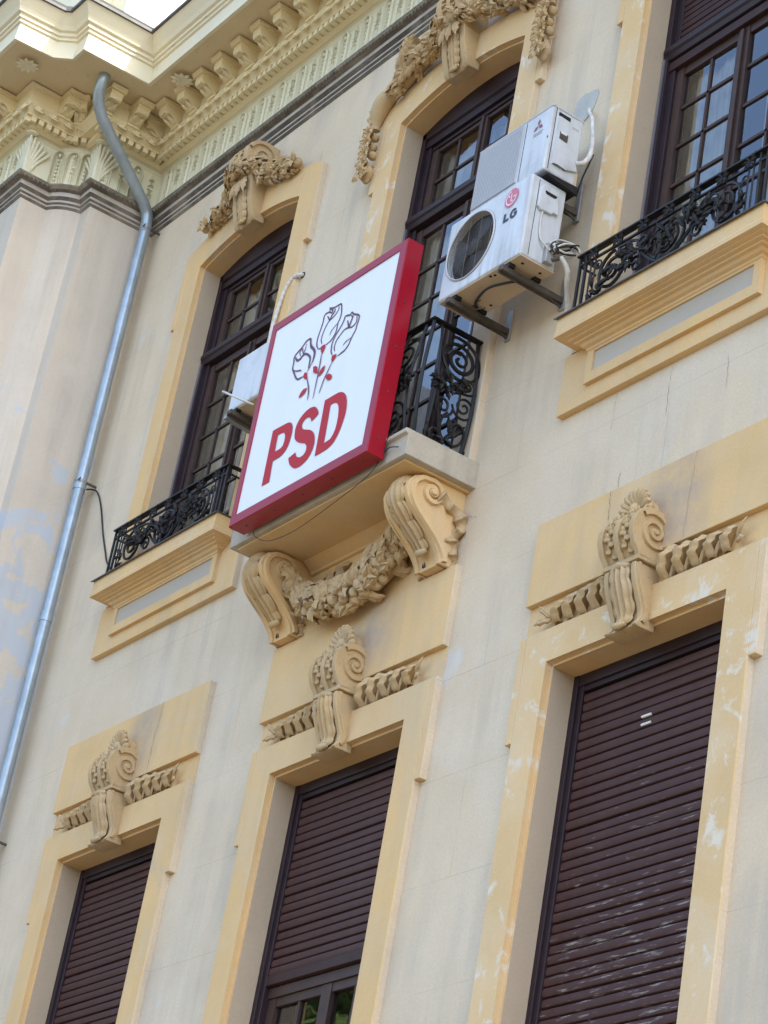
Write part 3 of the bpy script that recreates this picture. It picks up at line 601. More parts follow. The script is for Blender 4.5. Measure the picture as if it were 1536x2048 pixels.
def lower_keystone(cx, k):
    OUT = [(YW + 0.02, 7.872), (-0.06, 7.868), (-0.115, 7.852), (-0.158, 7.812), (-0.182, 7.755), (-0.182, 7.695), (-0.160, 7.635), (-0.125, 7.590), (-0.120, 7.570), (-0.122, 7.545), (-0.122, 7.500), (-0.102, 7.430), (-0.070, 7.360), (-0.046, 7.305), (-0.042, 7.265), (-0.060, 7.232), (-0.076, 7.214), (-0.058, 7.204), (YW, 7.204)]
    kb = MB(); bracket(kb, cx, 0.108, [(y * 0.93 + 0.004, z) for y, z in OUT])
    ko = kb.build('keystone', 'carve', BL, 40, fix=False)
    # three rims round the drum and down the bracket
    rim = MB()
    drum = OUT[1:9]; low = OUT[9:-1]
    for x0, x1 in ((-0.142, -0.106), (-0.018, 0.018), (0.106, 0.142)):
        poly = [(YW, 7.862)] + [(y * 1.0 - 0.006, z) for y, z in drum] + [(YW, 7.575)]
        rim.prism_x(poly, cx + x0, cx + x1)
    rim.box(cx - 0.142, cx + 0.142, -0.128, YW, 7.555, 7.582)
    for x0, x1 in ((-0.122, -0.088), (0.088, 0.122)): rim.prism_x([(YW, 7.556)] + [(y - 0.006, z) for y, z in low] + [(YW, 7.206)], cx + x0, cx + x1)
    rim.build('rim', 'carve', ko, 40, bevel=0.004, fix=False)
    for sx in (-1, 1):
        sp = MB(); side_band(sp, cx + sx * 0.141, sx, spiral(-0.052, 7.728, 0.112, 0.010, PI * 0.75, -2.0, 52), 0.030, 0.018)
        sp.tube([(cx + sx * 0.140, -0.052, 7.728), (cx + sx * 0.168, -0.052, 7.728)], [0.028, 0.014], 12); sp.build('volute', 'carve', ko, 40, fix=False)
    for xc in (-0.062, 0.062):
        be = MB()
        for i in range(9):
            a = -0.35 + 1.95 * i / 8 + 0.0; y = -0.045 - 0.132 * math.cos(a - 0.5); z = 7.722 + 0.142 * math.sin(a - 0.5)
            be.sphere((cx + xc + 0.016 * (-1) ** i, y, z), (0.022, 0.014, 0.018), 6, 4); be.leaf((cx + xc, y, z), (0.4 * (-1) ** i, -0.1, 1), (0, -1, 0.2), 0.04, 0.026, 0.3, 2)
        be.build('beading', 'carve', ko, 50, fix=False)
    lf = MB(); line = [(-0.118, 7.545), (-0.120, 7.50), (-0.110, 7.455), (-0.090, 7.40), (-0.066, 7.345), (-0.050, 7.300), (-0.052, 7.262), (-0.068, 7.232)]
    s_leaf(lf, cx, line, 0.080, 0.026, lob=4)
    lf.tube([(cx - 0.07, -0.122, 7.535), (cx, -0.138, 7.545), (cx + 0.07, -0.122, 7.535)], [0.014, 0.024, 0.014], 7)
    lf.build('acanthus_leaf', 'carve', ko, 55, fix=False)
    cr = MB()
    for i in range(9):
        a = math.radians(-72 + 18 * i); L_ = 0.115 + 0.02 * math.cos(a); d_ = Vector((math.sin(a), -0.10, math.cos(a)))
        cr.tube([Vector((cx, -0.060, 7.885)) + d_ * L_ * t + Vector((0, -0.018 * t, 0)) for t in (0.15, 0.4, 0.65, 0.85, 1.0)], [0.007, 0.012, 0.018, 0.021, 0.012], 7)
    cr.prism_y([(cx + 0.095 * math.cos(t), 7.865 + 0.115 * max(0, math.sin(t))) for t in [PI * j / 12 for j in range(13)]], -0.062, YW)
    cr.sphere((cx, -0.085, 7.90), (0.035, 0.03, 0.035)); 
    for sx in (-1, 1): cr.tube([(cx + sx * (0.02 + 0.10 * t), -0.085 + 0.02 * t, 7.895 - 0.01 * t - 0.02 * math.sin(t * 4)) for t in [j / 8 for j in range(9)]], [0.018] * 5 + [0.022, 0.026, 0.024, 0.01], 6)
    cr.build('shell_crest', 'carve', ko, 50, fix=False)
    for sx in (-1, 1):
        gb = MB(); side_band(gb, cx + sx * 0.1215, sx, [(y + 0.020, z) for y, z in low[:-2]], 0.022, 0.012); gb.build('cheek_band', 'carve', ko, 40, fix=False)
    # ribbons either side
    for sx in (-1, 1):
        rb = MB(); fold_ribbon(rb, cx, sx, 0.165, 0.715, 7.552, 0.188, 0.120, 5, k * 7 + sx)
        rb.build('ribbon', 'carve', ko, 50, solid=0.004, fix=False)
        tl = MB(); x = cx + sx * 0.72
        tl.leaf((x, 0.015, 7.53), (sx, -0.2, 0.95), (0, -1, 0), 0.12, 0.035, 0.2, 2); tl.leaf((x, 0.015, 7.52), (sx, -0.3, -0.25), (0, -1, 0), 0.10, 0.045, 0.2, 2); tl.build('ribbon_tail', 'carve', ko, 50, solid=0.008, fix=False)
    return ko

# --- lower windows
for i, cx in enumerate(CX):
    so = surround(cx, 4.75, ZL, False, 0.903, 'trim' if i < 2 else 'trim_worn')
    # band behind the ribbon and raised panel above
    MB().box(cx - 0.955, cx + 0.955, YW - 0.007, YW + 0.02, ZL + 0.20, 7.662).build('ribbon_band', 'trim', so, fix=False)
    zt = 8.172
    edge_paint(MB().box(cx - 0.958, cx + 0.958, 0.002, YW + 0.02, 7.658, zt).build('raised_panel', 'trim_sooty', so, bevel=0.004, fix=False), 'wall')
    lower_keystone(cx, i)
    # sill below the picture
    MB().prism_x([(YW + 0.02, 4.62), (-0.10, 4.62), (-0.13, 4.68), (-0.13, 4.76), (0.25, 4.79), (0.25, 4.62)], cx - 1.02, cx + 1.02).build('window_sill', 'trim', so, fix=False)
    # window: frame is the part, slats and panes its pieces
    f = MB()
    for sx in (-1, 1):
        a, b = sorted((cx + sx * 0.64, cx + sx * 0.70)); f.box(a, b, 0.185, 0.30, 4.78, ZL)
        a, b = sorted((cx + sx * 0.605, cx + sx * 0.642)); f.box(a, b, 0.200, 0.30, 4.78, ZL - 0.05)
    f.box(cx - 0.64, cx + 0.64, 0.19, 0.30, ZL - 0.085, ZL); f.box(cx - 0.61, cx + 0.61, 0.205, 0.30, ZL - 0.115, ZL - 0.083)
    wo = f.build('window', 'purple', BL, bevel=0.004, fix=False)
    zs_top = 7.135; pitch = 0.0555; z_end = 4.85 if i != 1 else 6.03
    sm = MB(); hw = 0.607
    sm.prism_x([(0.0, 0.0), (-0.010, 0.004), (-0.014, 0.016), (-0.014, 0.034), (-0.008, 0.0475), (0.004, 0.050), (0.012, 0.045), (0.012, 0.002)], -hw, hw)
    sm = sm.mesh('slat', 30); sm.materials.append(MT['slat'])
    z = zs_top; k = 0
    while z > z_end:
        ob = inst(sm, 'slat', wo, (cx + rnd.uniform(-0.002, 0.002), 0.228 + rnd.uniform(-0.003, 0.003), z - 0.05), rot=(rnd.uniform(-0.10, 0.10), rnd.uniform(-0.0025, 0.0025), 0)); z -= pitch
    MB().box(cx - 0.61, cx + 0.61, 0.242, 0.25, z_end - 0.0, 7.14).build('shutter_gap', 'acdark', wo, fix=False)
    if i == 1:
        MB().prism_x([(0.205, 5.97), (0.205, 6.03), (0.235, 6.035), (0.235, 5.965)], cx - 0.607, cx + 0.607).build('bottom_bar', 'wood', wo, bevel=0.004, fix=False)
        s = MB()
        s.box(cx - 0.605, cx + 0.605, 0.235, 0.285, 5.90, 5.962)
        for x0, x1 in ((-0.605, -0.525), (-0.05, 0.05), (0.525, 0.605)): s.box(cx + x0, cx + x1, 0.245, 0.29, 4.8, 5.90)
        s.box(cx - 0.525, cx + 0.525, 0.25, 0.285, 5.845, 5.90); 
        for x in (-0.285, 0.285): s.box(cx + x - 0.012, cx + x + 0.012, 0.255, 0.28, 4.8, 5.845)
        for zz in (5.45,): s.box(cx - 0.525, cx + 0.525, 0.256, 0.279, zz - 0.012, zz + 0.012)
        s.build('casement', 'brown', wo, fix=False)
        pm = MB().add([(-0.122, 0, 0), (0.122, 0, 0), (0.122, 0, 0.385), (-0.122, 0, 0.385)], [(0, 1, 2, 3)]).mesh('pane'); pm.materials.append(MT['glass'])
        for x in (-0.405, -0.165, 0.165, 0.405):
            for zz in (5.462, 5.055): inst(pm, 'pane', wo, (cx + x, 0.270, zz), rot=(rnd.uniform(-0.01, 0.01), 0, rnd.uniform(-0.012, 0.012)))

# --- upper windows
def upper_keystone(cx, k, big):
    OUT = [(YW + 0.02, 12.925), (-0.08, 12.922), (-0.145, 12.90), (-0.195, 12.855), (-0.222, 12.79), (-0.220, 12.72), (-0.190, 12.655), (-0.150, 12.60), (-0.130, 12.55), (-0.122, 12.48), (-0.108, 12.40), (-0.085, 12.32), (-0.062, 12.27), (-0.055, 12.24), (-0.035, 12.222), (YW, 12.222)]
    kb = MB(); bracket(kb, cx, 0.100, [(y * 0.92, z) for y, z in OUT]); ko = kb.build('keystone', 'carve', BL, 40, fix=False)
    rim = MB(); drum = OUT[1:8]; low = OUT[8:-1]
    for x0, x1 in ((-0.130, -0.075), (0.075, 0.130)): rim.prism_x([(YW, 12.915)] + [(y - 0.006, z) for y, z in drum + low] + [(YW, 12.225)], cx + x0, cx + x1)
    rim.prism_x([(YW, 12.91)] + [(y - 0.002, z) for y, z in drum] + [(YW, 12.6)], cx - 0.02, cx + 0.02)
    rim.build('rim', 'carve', ko, 40, bevel=0.005, fix=False)
    for sx in (-1, 1):
        sp = MB(); side_band(sp, cx + sx * 0.130, sx, spiral(-0.080, 12.765, 0.132, 0.03, PI * 0.9, -1.7, 50), 0.034, 0.018); sp.tube([(cx + sx * 0.128, -0.080, 12.765), (cx + sx * 0.158, -0.080, 12.765)], [0.035, 0.020], 12)
        sp.build('volute', 'carve', ko, 40, fix=False)
    for xc in (-0.047, 0.047):
        be = MB()
        for i in range(8):
            a = -0.5 + 1.9 * i / 7; be.box(cx + xc - 0.018, cx + xc + 0.018, -0.075 - 0.148 * math.cos(a) - 0.004, -0.075, 12.765 + 0.148 * math.sin(a) - 0.007, 12.765 + 0.148 * math.sin(a) + 0.007)
        be.build('fluting', 'carve', ko, fix=False)
    lf = MB(); line = [(-0.118, 12.50), (-0.112, 12.45), (-0.104, 12.40), (-0.092, 12.35), (-0.078, 12.30), (-0.066, 12.26), (-0.06, 12.235)]
    s_leaf(lf, cx, [(p[0], p[1]) for p in catmull([(a, b, 0) for a, b in line], 3)], 0.062, 0.022, lob=5)
    for j in range(3): lf.leaf((cx + 0.05 * (j - 1), -0.15, 12.60), (0.25 * (j - 1), -0.05, -1), (0, -1, 0.2), 0.17, 0.075, 0.12, 3, 0.5)
    lf.build('acanthus_leaf', 'carve', ko, 55, fix=False)
    ga = MB()
    if not big:
        garland(ga, [(cx - 0.62, -0.015, 12.470), (cx - 0.45, -0.035, 12.515), (cx - 0.27, -0.060, 12.570), (cx - 0.12, -0.150, 12.640), (cx, -0.195, 12.665), (cx + 0.12, -0.150, 12.640), (cx + 0.27, -0.060, 12.575), (cx + 0.45, -0.035, 12.525), (cx + 0.64, -0.015, 12.480)], [0.035, 0.055, 0.065, 0.055, 0.05, 0.055, 0.065, 0.06, 0.04], 21 + k, 0.026)
        for sx in (-1, 1):
            for j in range(4): ga.leaf((cx + sx * 0.17, -0.07, 12.58), (sx * (0.2 + 0.1 * j), -0.3, -1 + 0.2 * j), (sx, -0.8, 0), 0.13, 0.06, 0.2, 3, 0.5)
            ga.sphere((cx + sx * 0.64, -0.05, 12.49), (0.045, 0.04, 0.04)); 
            for j in range(5): a = j * 1.257; ga.leaf((cx + sx * 0.62, -0.06, 12.50), (math.cos(a), -0.3, math.sin(a)), (0, -1, 0), 0.085, 0.06, 0.3, 2, 0.5)
    else:
        for sx in (-1, 1):
            garland(ga, [(cx + sx * 0.05, -0.185, 12.63), (cx + sx * 0.17, -0.13, 12.60), (cx + sx * 0.32, -0.065, 12.60), (cx + sx * 0.48, -0.05, 12.585), (cx + sx * 0.66, -0.035, 12.52), (cx + sx * 0.75, -0.03, 12.46)], [0.05, 0.06, 0.08, 0.085, 0.07, 0.05], 31 + k + sx, 0.024, 0.09, 0.055)
            # cornucopia rising from the garland
            C_ = catmull([(cx + sx * 0.68, -0.05, 12.50), (cx + sx * 0.67, -0.06, 12.62), (cx + sx * 0.645, -0.07, 12.74), (cx + sx * 0.63, -0.075, 12.84)], 6)
            ga.tube(C_, [0.045 + 0.02 * math.sin(j * 1.1) for j in range(len(C_))], 8)
            garland(ga, [(cx + sx * 0.69, -0.06, 12.55), (cx + sx * 0.655, -0.075, 12.68), (cx + sx * 0.63, -0.08, 12.83)], [0.06, 0.055, 0.035], 51 + sx, 0.03)
            # shell-like hook and hanging drop
            H = catmull([(cx + sx * 0.76, -0.03, 12.47), (cx + sx * 0.84, -0.045, 12.47), (cx + sx * 0.92, -0.045, 12.43), (cx + sx * 0.975, -0.04, 12.34), (cx + sx * 0.985, -0.03, 12.25)], 8)
            ga.tube(H, [0.035 + 0.035 * math.sin(PI * min(1, j / len(H) * 1.1)) for j in range(len(H))], 8)
            for j in range(7): t = j / 6; p = H[int(t * (len(H) - 1))]; ga.tube([p + Vector((0, -0.03, -0.03)), p + Vector((sx * 0.03, -0.045, 0.01)), p + Vector((sx * 0.035, -0.02, 0.055))], [0.012, 0.017, 0.010], 6)
            r = random.Random(5 + sx)
            for j in range(5):
                z = 12.20 - 0.085 * j; xx = cx + sx * 0.985; ga.sphere((xx + r.uniform(-0.02, 0.02), -0.02, z), (0.036, 0.04, 0.034), 8, 6)
                for q in range(9): a = q * 0.75 + j; ga.leaf((xx + 0.012 * math.cos(a), -0.045, z + 0.012 * math.sin(a)), (math.cos(a), -0.45, math.sin(a) - 0.2), (0, -1, 0), r.uniform(0.06, 0.085), r.uniform(0.05, 0.065), 0.4, 2, 0.6)
            ga.tube([(cx + sx * 0.985, -0.02, 11.92), (cx + sx * 0.985, -0.03, 11.86), (cx + sx * 0.985, -0.02, 11.80)], [0.04, 0.06, 0.015], 8)
            for q in range(6): a = q * 1.05; ga.leaf((cx + sx * 0.985 + 0.03 * math.cos(a), -0.05, 11.90 + 0.02 * math.sin(a)), (0.3 * math.cos(a), -0.3, -1), (math.cos(a), -1, 0), 0.10, 0.05, 0.2, 2, 0.5)
    ga.build('garland', 'carve', ko, 50, fix=False)
    return ko

PANE = {}
def pane(wo, x0, x1, z0, z1, y, tilt=0.010):
    w_, h_ = round(x1 - x0, 3), round(z1 - z0, 3)
    if (w_, h_) not in PANE:
        pm = MB().add([(-w_ / 2, 0, -h_ / 2), (w_ / 2, 0, -h_ / 2), (w_ / 2, 0, h_ / 2), (-w_ / 2, 0, h_ / 2)], [(0, 1, 2, 3)]).mesh('pane'); pm.materials.append(MT['glass']); PANE[(w_, h_)] = pm
    inst(PANE[(w_, h_)], 'pane', wo, ((x0 + x1) / 2, y, (z0 + z1) / 2), rot=(rnd.uniform(-tilt, tilt), 0, rnd.uniform(-tilt, tilt)))
def curtain(wo, x0, x1, z0, z1, y, seed):
    r = random.Random(seed); N = 60; secs = []; ph = r.uniform(0, 6)
    for i in range(N + 1):
        t = i / N; x = x0 + (x1 - x0) * t; yy = y + 0.028 * math.sin(t * 34 * (x1 - x0) / 1.2 + ph) + 0.014 * math.sin(t * 71 + ph * 2); secs.append([(x, yy, z0), (x, yy * 1.0 + 0.004, (z0 + z1) / 2), (x, y + (yy - y) * 0.6, z1)])
    MB().loft(secs).build('curtain', 'curtain', wo, 179, fix=False)
for i, cx in enumerate(CX):
    zb = 8.86 if i == 1 else 9.38
    so = surround(cx, zb if i == 1 else 9.26, ZS, True, 0.90, 'trim' if i == 0 else 'trim_worn')
    upper_keystone(cx, i, i == 1)
    f = MB()
    for sx in (-1, 1):
        a, b = sorted((cx + sx * 0.635, cx + sx * 0.70)); f.box(a, b, 0.185, 0.32, zb, ZS + 0.02)
        a, b = sorted((cx + sx * 0.585, cx + sx * 0.637)); f.box(a, b, 0.215, 0.32, zb, ZS - 0.02)
    n = 16; secs = []
    for k in range(n + 1):
        x = -0.70 + 1.40 * k / n; za = arch_z(x, HW, ZS, RISE); secs.append([(cx + x, 0.32, 12.06), (cx + x, 0.185, 12.06 + 0.06), (cx + x, 0.185, za + 0.01), (cx + x, 0.32, za + 0.01)])
    f.loft(secs); f.box(cx - 0.635, cx + 0.635, 0.20, 0.31, 12.045, 12.105); f.box(cx - 0.60, cx + 0.60, 0.225, 0.31, 12.015, 12.047)
    wo = f.build('window', 'purple', BL, bevel=0.003, fix=False)
    t = MB(); t.prism_x([(0.178, 11.44), (0.168, 11.425), (0.168, 11.395), (0.182, 11.38), (0.195, 11.35), (0.30, 11.335), (0.30, 11.455), (0.185, 11.455)], cx - 0.662, cx + 0.662); t.build('transom', 'purple', wo, bevel=0.003, fix=False)
    # metal tracks of the roller blind
    for sx in (-1, 1): a, b = sorted((cx + sx * 0.655, cx + sx * 0.666)); MB().box(a, b, 0.176, 0.186, zb + 0.02, 11.36).build('blind_track', 'track', wo, fix=False)
    c_ = MB(); top = 11.33
    if i == 2:
        # roller shutter lowered over the fanlight
        sm = MB(); sm.prism_x([(0.0, 0.0), (-0.010, 0.004), (-0.014, 0.016), (-0.014, 0.034), (-0.008, 0.0475), (0.004, 0.050), (0.012, 0.045), (0.012, 0.002)], -0.59, 0.59)
        sm = sm.mesh('slat', 30); sm.materials.append(MT['wood'])
        for k in range(13): inst(sm, 'slat', wo, (cx, 0.232, 11.47 + 0.048 * k), rot=(rnd.uniform(-0.15, 0.05), 0, 0))
        MB().box(cx - 0.60, cx + 0.60, 0.248, 0.252, 11.46, 12.02).build('shutter_gap', 'acdark', wo, fix=False)
        MB().box(cx - 0.635, cx + 0.635, 0.205, 0.28, 11.27, 11.335).build('shutter_box', 'wood', wo, bevel=0.004, fix=False)
        top = 11.27
    else:
        # fanlight sashes
        for x0, x1 in ((-0.585, -0.515), (-0.045, 0.045), (0.515, 0.585)): c_.box(cx + x0, cx + x1, 0.235, 0.295, 11.45, 12.02)
        c_.box(cx - 0.012, cx + 0.012, 0.222, 0.24, 11.45, 12.02)
        c_.box(cx - 0.515, cx + 0.515, 0.24, 0.29, 11.45, 11.50); c_.box(cx - 0.515, cx + 0.515, 0.24, 0.29, 11.985, 12.02)
        for x in (-0.285, 0.285): c_.box(cx + x - 0.010, cx + x + 0.010, 0.246, 0.266, 11.50, 11.985)
        c_.box(cx - 0.515, cx - 0.045, 0.246, 0.266, 11.714, 11.734); c_.box(cx + 0.045, cx + 0.515, 0.246, 0.266, 11.714, 11.734)
        for x0, x1 in ((-0.515, -0.298), (-0.272, -0.045), (0.045, 0.272), (0.298, 0.515)):
            pane(wo, cx + x0, cx + x1, 11.736, 11.985, 0.257); pane(wo, cx + x0, cx + x1, 11.50, 11.712, 0.257)
        curtain(wo, cx - 0.58, cx + 0.58, 11.45, 12.0, 0.36, 60 + i)
    bot = zb + 0.05
    for x0, x1 in ((-0.585, -0.52), (-0.05, 0.05), (0.52, 0.585)): c_.box(cx + x0, cx + x1, 0.235, 0.295, bot, top)
    c_.box(cx - 0.015, cx + 0.015, 0.218, 0.24, bot, top - 0.02)
    c_.box(cx - 0.52, cx + 0.52, 0.24, 0.29, top - 0.06, top); c_.box(cx - 0.52, cx + 0.52, 0.24, 0.29, bot, bot + 0.10)
    zz = [top - 0.06]; z = 10.962
    while z > bot + 0.2: zz.append(z); z -= 0.288
    for x in (-0.285, 0.285): c_.box(cx + x - 0.0095, cx + x + 0.0095, 0.246, 0.266, bot + 0.10, top - 0.06)
    for z in zz[1:]:
        for x0, x1 in ((-0.52, -0.05), (0.05, 0.52)): c_.box(cx + x0, cx + x1, 0.246, 0.266, z - 0.010, z + 0.010)
    zz.append(bot + 0.10)
    for a, b in zip(zz[:-1], zz[1:]):
        for x0, x1 in ((-0.52, -0.297), (-0.273, -0.05), (0.05, 0.273), (0.297, 0.52)): pane(wo, cx + x0, cx + x1, b + 0.011, a - 0.011, 0.257)
    c_.build('casement', 'brown', wo, fix=False)
    curtain(wo, cx - 0.60, cx - 0.06, bot, top - 0.03, 0.345, 70 + i); curtain(wo, cx + 0.10, cx + 0.62, bot, top - 0.03, 0.35, 80 + i)
    if i != 1:
        # sill with apron
        SP = [(cx + 0.70, 0.10), (cx + 0.70, -0.02), (cx - 0.70, -0.02), (cx - 0.70, 0.10)]
        sill = sweep([(-0.30, 9.186), (0.006, 9.186), (0.012, 9.192), (0.012, 9.204), (0.030, 9.212), (0.042, 9.226), (0.062, 9.230), (0.066, 9.240), (0.090, 9.243), (0.094, 9.251), (0.118, 9.253), (0.120, 9.259), (0.150, 9.261), (0.150, 9.290), (0.146, 9.300), (0.144, 9.394), (-0.30, 9.402)], SP, 'sill', 'trim', BL)
        ap = edge_paint(MB().box(cx - 0.955, cx + 0.955, 0.003, YW + 0.02, 8.864, 9.26).build('apron', 'trim', sill, bevel=0.004, fix=False), 'wall')
        pn = MB(); a, b, c, d = 0.705, 0.648, (8.972, 9.20), (9.040, 9.172)
        o4 = [(-a, c[0]), (a, c[0]), (a, c[1]), (-a, c[1])]; i4 = [(-b, d[0]), (b, d[0]), (b, d[1]), (-b, d[1])]
        L = [[(cx + x, 0.01, z) for x, z in o4], [(cx + x, -0.024, z) for x, z in o4], [(cx + x, -0.024, z) for x, z in i4], [(cx + x, -0.012, z) for x, z in i4]]
        pn.loft([q + [q[0]] for q in L]); pn.build('apron_moulding', 'trim', sill, fix=False)
        MB().add([(cx + x, -0.013, z) for x, z in i4], [(0, 1, 2, 3)]).build('apron_panel', 'panel', sill, fix=False)
        MB().prism_x([(0.20, 9.412), (-0.178, 9.397), (-0.185, 9.390), (-0.182, 9.383), (-0.166, 9.393), (0.20, 9.407)], cx - 0.858, cx + 0.858).build('sill_sheet', 'flash', sill, fix=False)

# --- balcony
bx = 0.952
slab = MB().prism_x([(0.24, 8.862), (-0.485, 8.856), (-0.492, 8.850), (-0.492, 8.826), (-0.468, 8.818), (-0.464, 8.69), (YW + 0.02, 8.69), (0.24, 8.70)], -bx, bx).build('balcony_slab', 'slab', BL, bevel=0.005, fix=False)
MB().box(-0.90, 0.90, -0.43, YW, 8.676, 8.692).build('slab_soffit', 'trim', slab, fix=False)
bk = MB(); bk.box(-0.70, 0.66, 0.006, YW + 0.02, 8.170, 8.69)
bk.prism_x([(0.01, 8.60), (-0.012, 8.605), (-0.018, 8.62), (-0.045, 8.64), (-0.075, 8.668), (-0.08, 8.676), (0.01, 8.676)], -0.66, 0.66); bk.box(-0.66, 0.66, -0.004, 0.01, 8.50, 8.512)
bk.build('bed_moulding', 'trim', slab, fix=False)
CON = [(YW, 8.676), (-0.20, 8.676), (-0.262, 8.668), (-0.315, 8.640), (-0.348, 8.598), (-0.358, 8.550), (-0.345, 8.500), (-0.312, 8.455), (-0.262, 8.412), (-0.205, 8.368), (-0.150, 8.325), (-0.105, 8.282), (-0.075, 8.240), (-0.060, 8.205), (-0.056, 8.178), (YW, 8.178)]
for sx, cx in ((1, 0.752), (-1, -0.80)):
    cb = MB(); cb.prism_x([(y if y > 0 else y * 0.96, z) for y, z in CON], cx - 0.095, cx + 0.095)
    co = cb.build('console', 'trim', slab, 40, fix=False)
    rim = MB()
    for x0, x1 in ((-0.12, -0.082), (0.082, 0.12)): MB().prism_x([(y - (0.008 if y < 0 else 0), z) for y, z in CON], cx + x0, cx + x1).build('rim', 'trim', co, 40, bevel=0.004, fix=False)
    S = [(-0.036, 8.19), (-0.045, 8.225), (-0.075, 8.270), (-0.12, 8.318), (-0.18, 8.365), (-0.24, 8.41), (-0.29, 8.455), (-0.322, 8.505), (-0.33, 8.555), (-0.315, 8.605), (-0.275, 8.640), (-0.225, 8.648)]
    S = [(p.x, p.y) for p in catmull([(a, b, 0) for a, b in S], 4)] + spiral(-0.195, 8.575, 0.078, 0.012, PI * 0.62, -1.6, 36)[1:]
    for s2 in (-1, 1):
        sp = MB(); side_band(sp, cx + s2 * 0.12, s2, S, 0.036, 0.022); sp.tube([(cx + s2 * 0.118, -0.195, 8.575), (cx + s2 * 0.160, -0.195, 8.575)], [0.032, 0.018], 12)
        sp.build('volute', 'trim', co, 40, fix=False)
    lf = MB(); line = [(-0.285, 8.66), (-0.33, 8.625), (-0.356, 8.58), (-0.358, 8.53), (-0.338, 8.485), (-0.30, 8.442), (-0.25, 8.402), (-0.20, 8.362), (-0.15, 8.322), (-0.115, 8.288), (-0.10, 8.262)]
    s_leaf(lf, cx, [(p.x, p.y) for p in catmull([(a, b, 0) for a, b in line], 3)], 0.082, 0.028, lob=5); lf.build('acanthus_leaf', 'carve', co, 55, fix=False)
    for q in (-0.018, 0.0): MB().box(cx - 0.03 + q, cx - 0.025 + q, -0.0665, -0.05, 8.195, 8.232).build('incised_mark', 'steel', co, fix=False)
    rb = MB(); xo = cx + sx * 0.135
    if sx > 0: ribbon3(rb, [(xo, -0.155, 8.575), (xo + 0.005, -0.08, 8.54), (xo + 0.015, -0.005, 8.50), (xo + 0.03, 0.02, 8.42), (xo - 0.01, -0.01, 8.36), (xo - 0.005, 0.01, 8.28), (xo - 0.01, 0.02, 8.19)], (0.8, -0.5, -0.3), 0.085, 0.022, 6, 1)
    else: ribbon3(rb, [(xo, -0.10, 8.50), (xo - 0.015, -0.02, 8.42), (xo - 0.01, 0.0, 8.33), (xo, 0.01, 8.20)], (-0.8, -0.5, -0.3), 0.08, 0.02, 4, 1)
    rb.build('ribbon', 'carve', co, 70, solid=0.012, fix=False)
    rb2 = MB(); xi = cx - sx * 0.135
    ribbon3(rb2, [(xi, -0.06, 8.45), (xi - sx * 0.02, -0.02, 8.38), (xi - sx * 0.0, -0.01, 8.29), (xi - sx * 0.02, 0.0, 8.19)], (-sx * 0.7, -0.7, 0), 0.075, 0.018, 4, 2); rb2.build('ribbon', 'carve', co, 70, solid=0.012, fix=False)
ga = MB()
garland(ga, [(-0.655, -0.12, 8.56), (-0.60, -0.09, 8.45), (-0.50, -0.075, 8.35), (-0.34, -0.07, 8.275), (-0.14, -0.07, 8.245), (0.08, -0.07, 8.255), (0.28, -0.07, 8.315), (0.43, -0.075, 8.39), (0.54, -0.09, 8.48), (0.60, -0.11, 8.575)], [0.055, 0.075, 0.098, 0.115, 0.122, 0.122, 0.115, 0.098, 0.075, 0.055], 9, 0.022, 0.105, 0.072, 0.9)
for cx_, cz_ in ((0.455, 8.60), (0.50, 8.53)):
    for q in range(8): a = q * 0.785; ga.leaf((cx_, -0.11, cz_), (math.cos(a), -0.3, math.sin(a)), (0, -1, 0), 0.10, 0.06, 0.35, 2, 0.5)
ga.tube([(0.40 + 0.05 * math.cos(a), -0.10 + 0.01 * math.sin(a), 8.62 + 0.055 * math.sin(a)) for a in [PI * k / 6 for k in range(13)]], 0.022, 6)
ga.build('garland', 'carve', slab, 50, fix=False)
rb = MB(); fold_ribbon(rb, 0, -1, 0.20, 0.58, 8.50, 0.13, 0.13, 3, 4); rb.build('ribbon', 'carve', slab, 50, solid=0.004, fix=False)

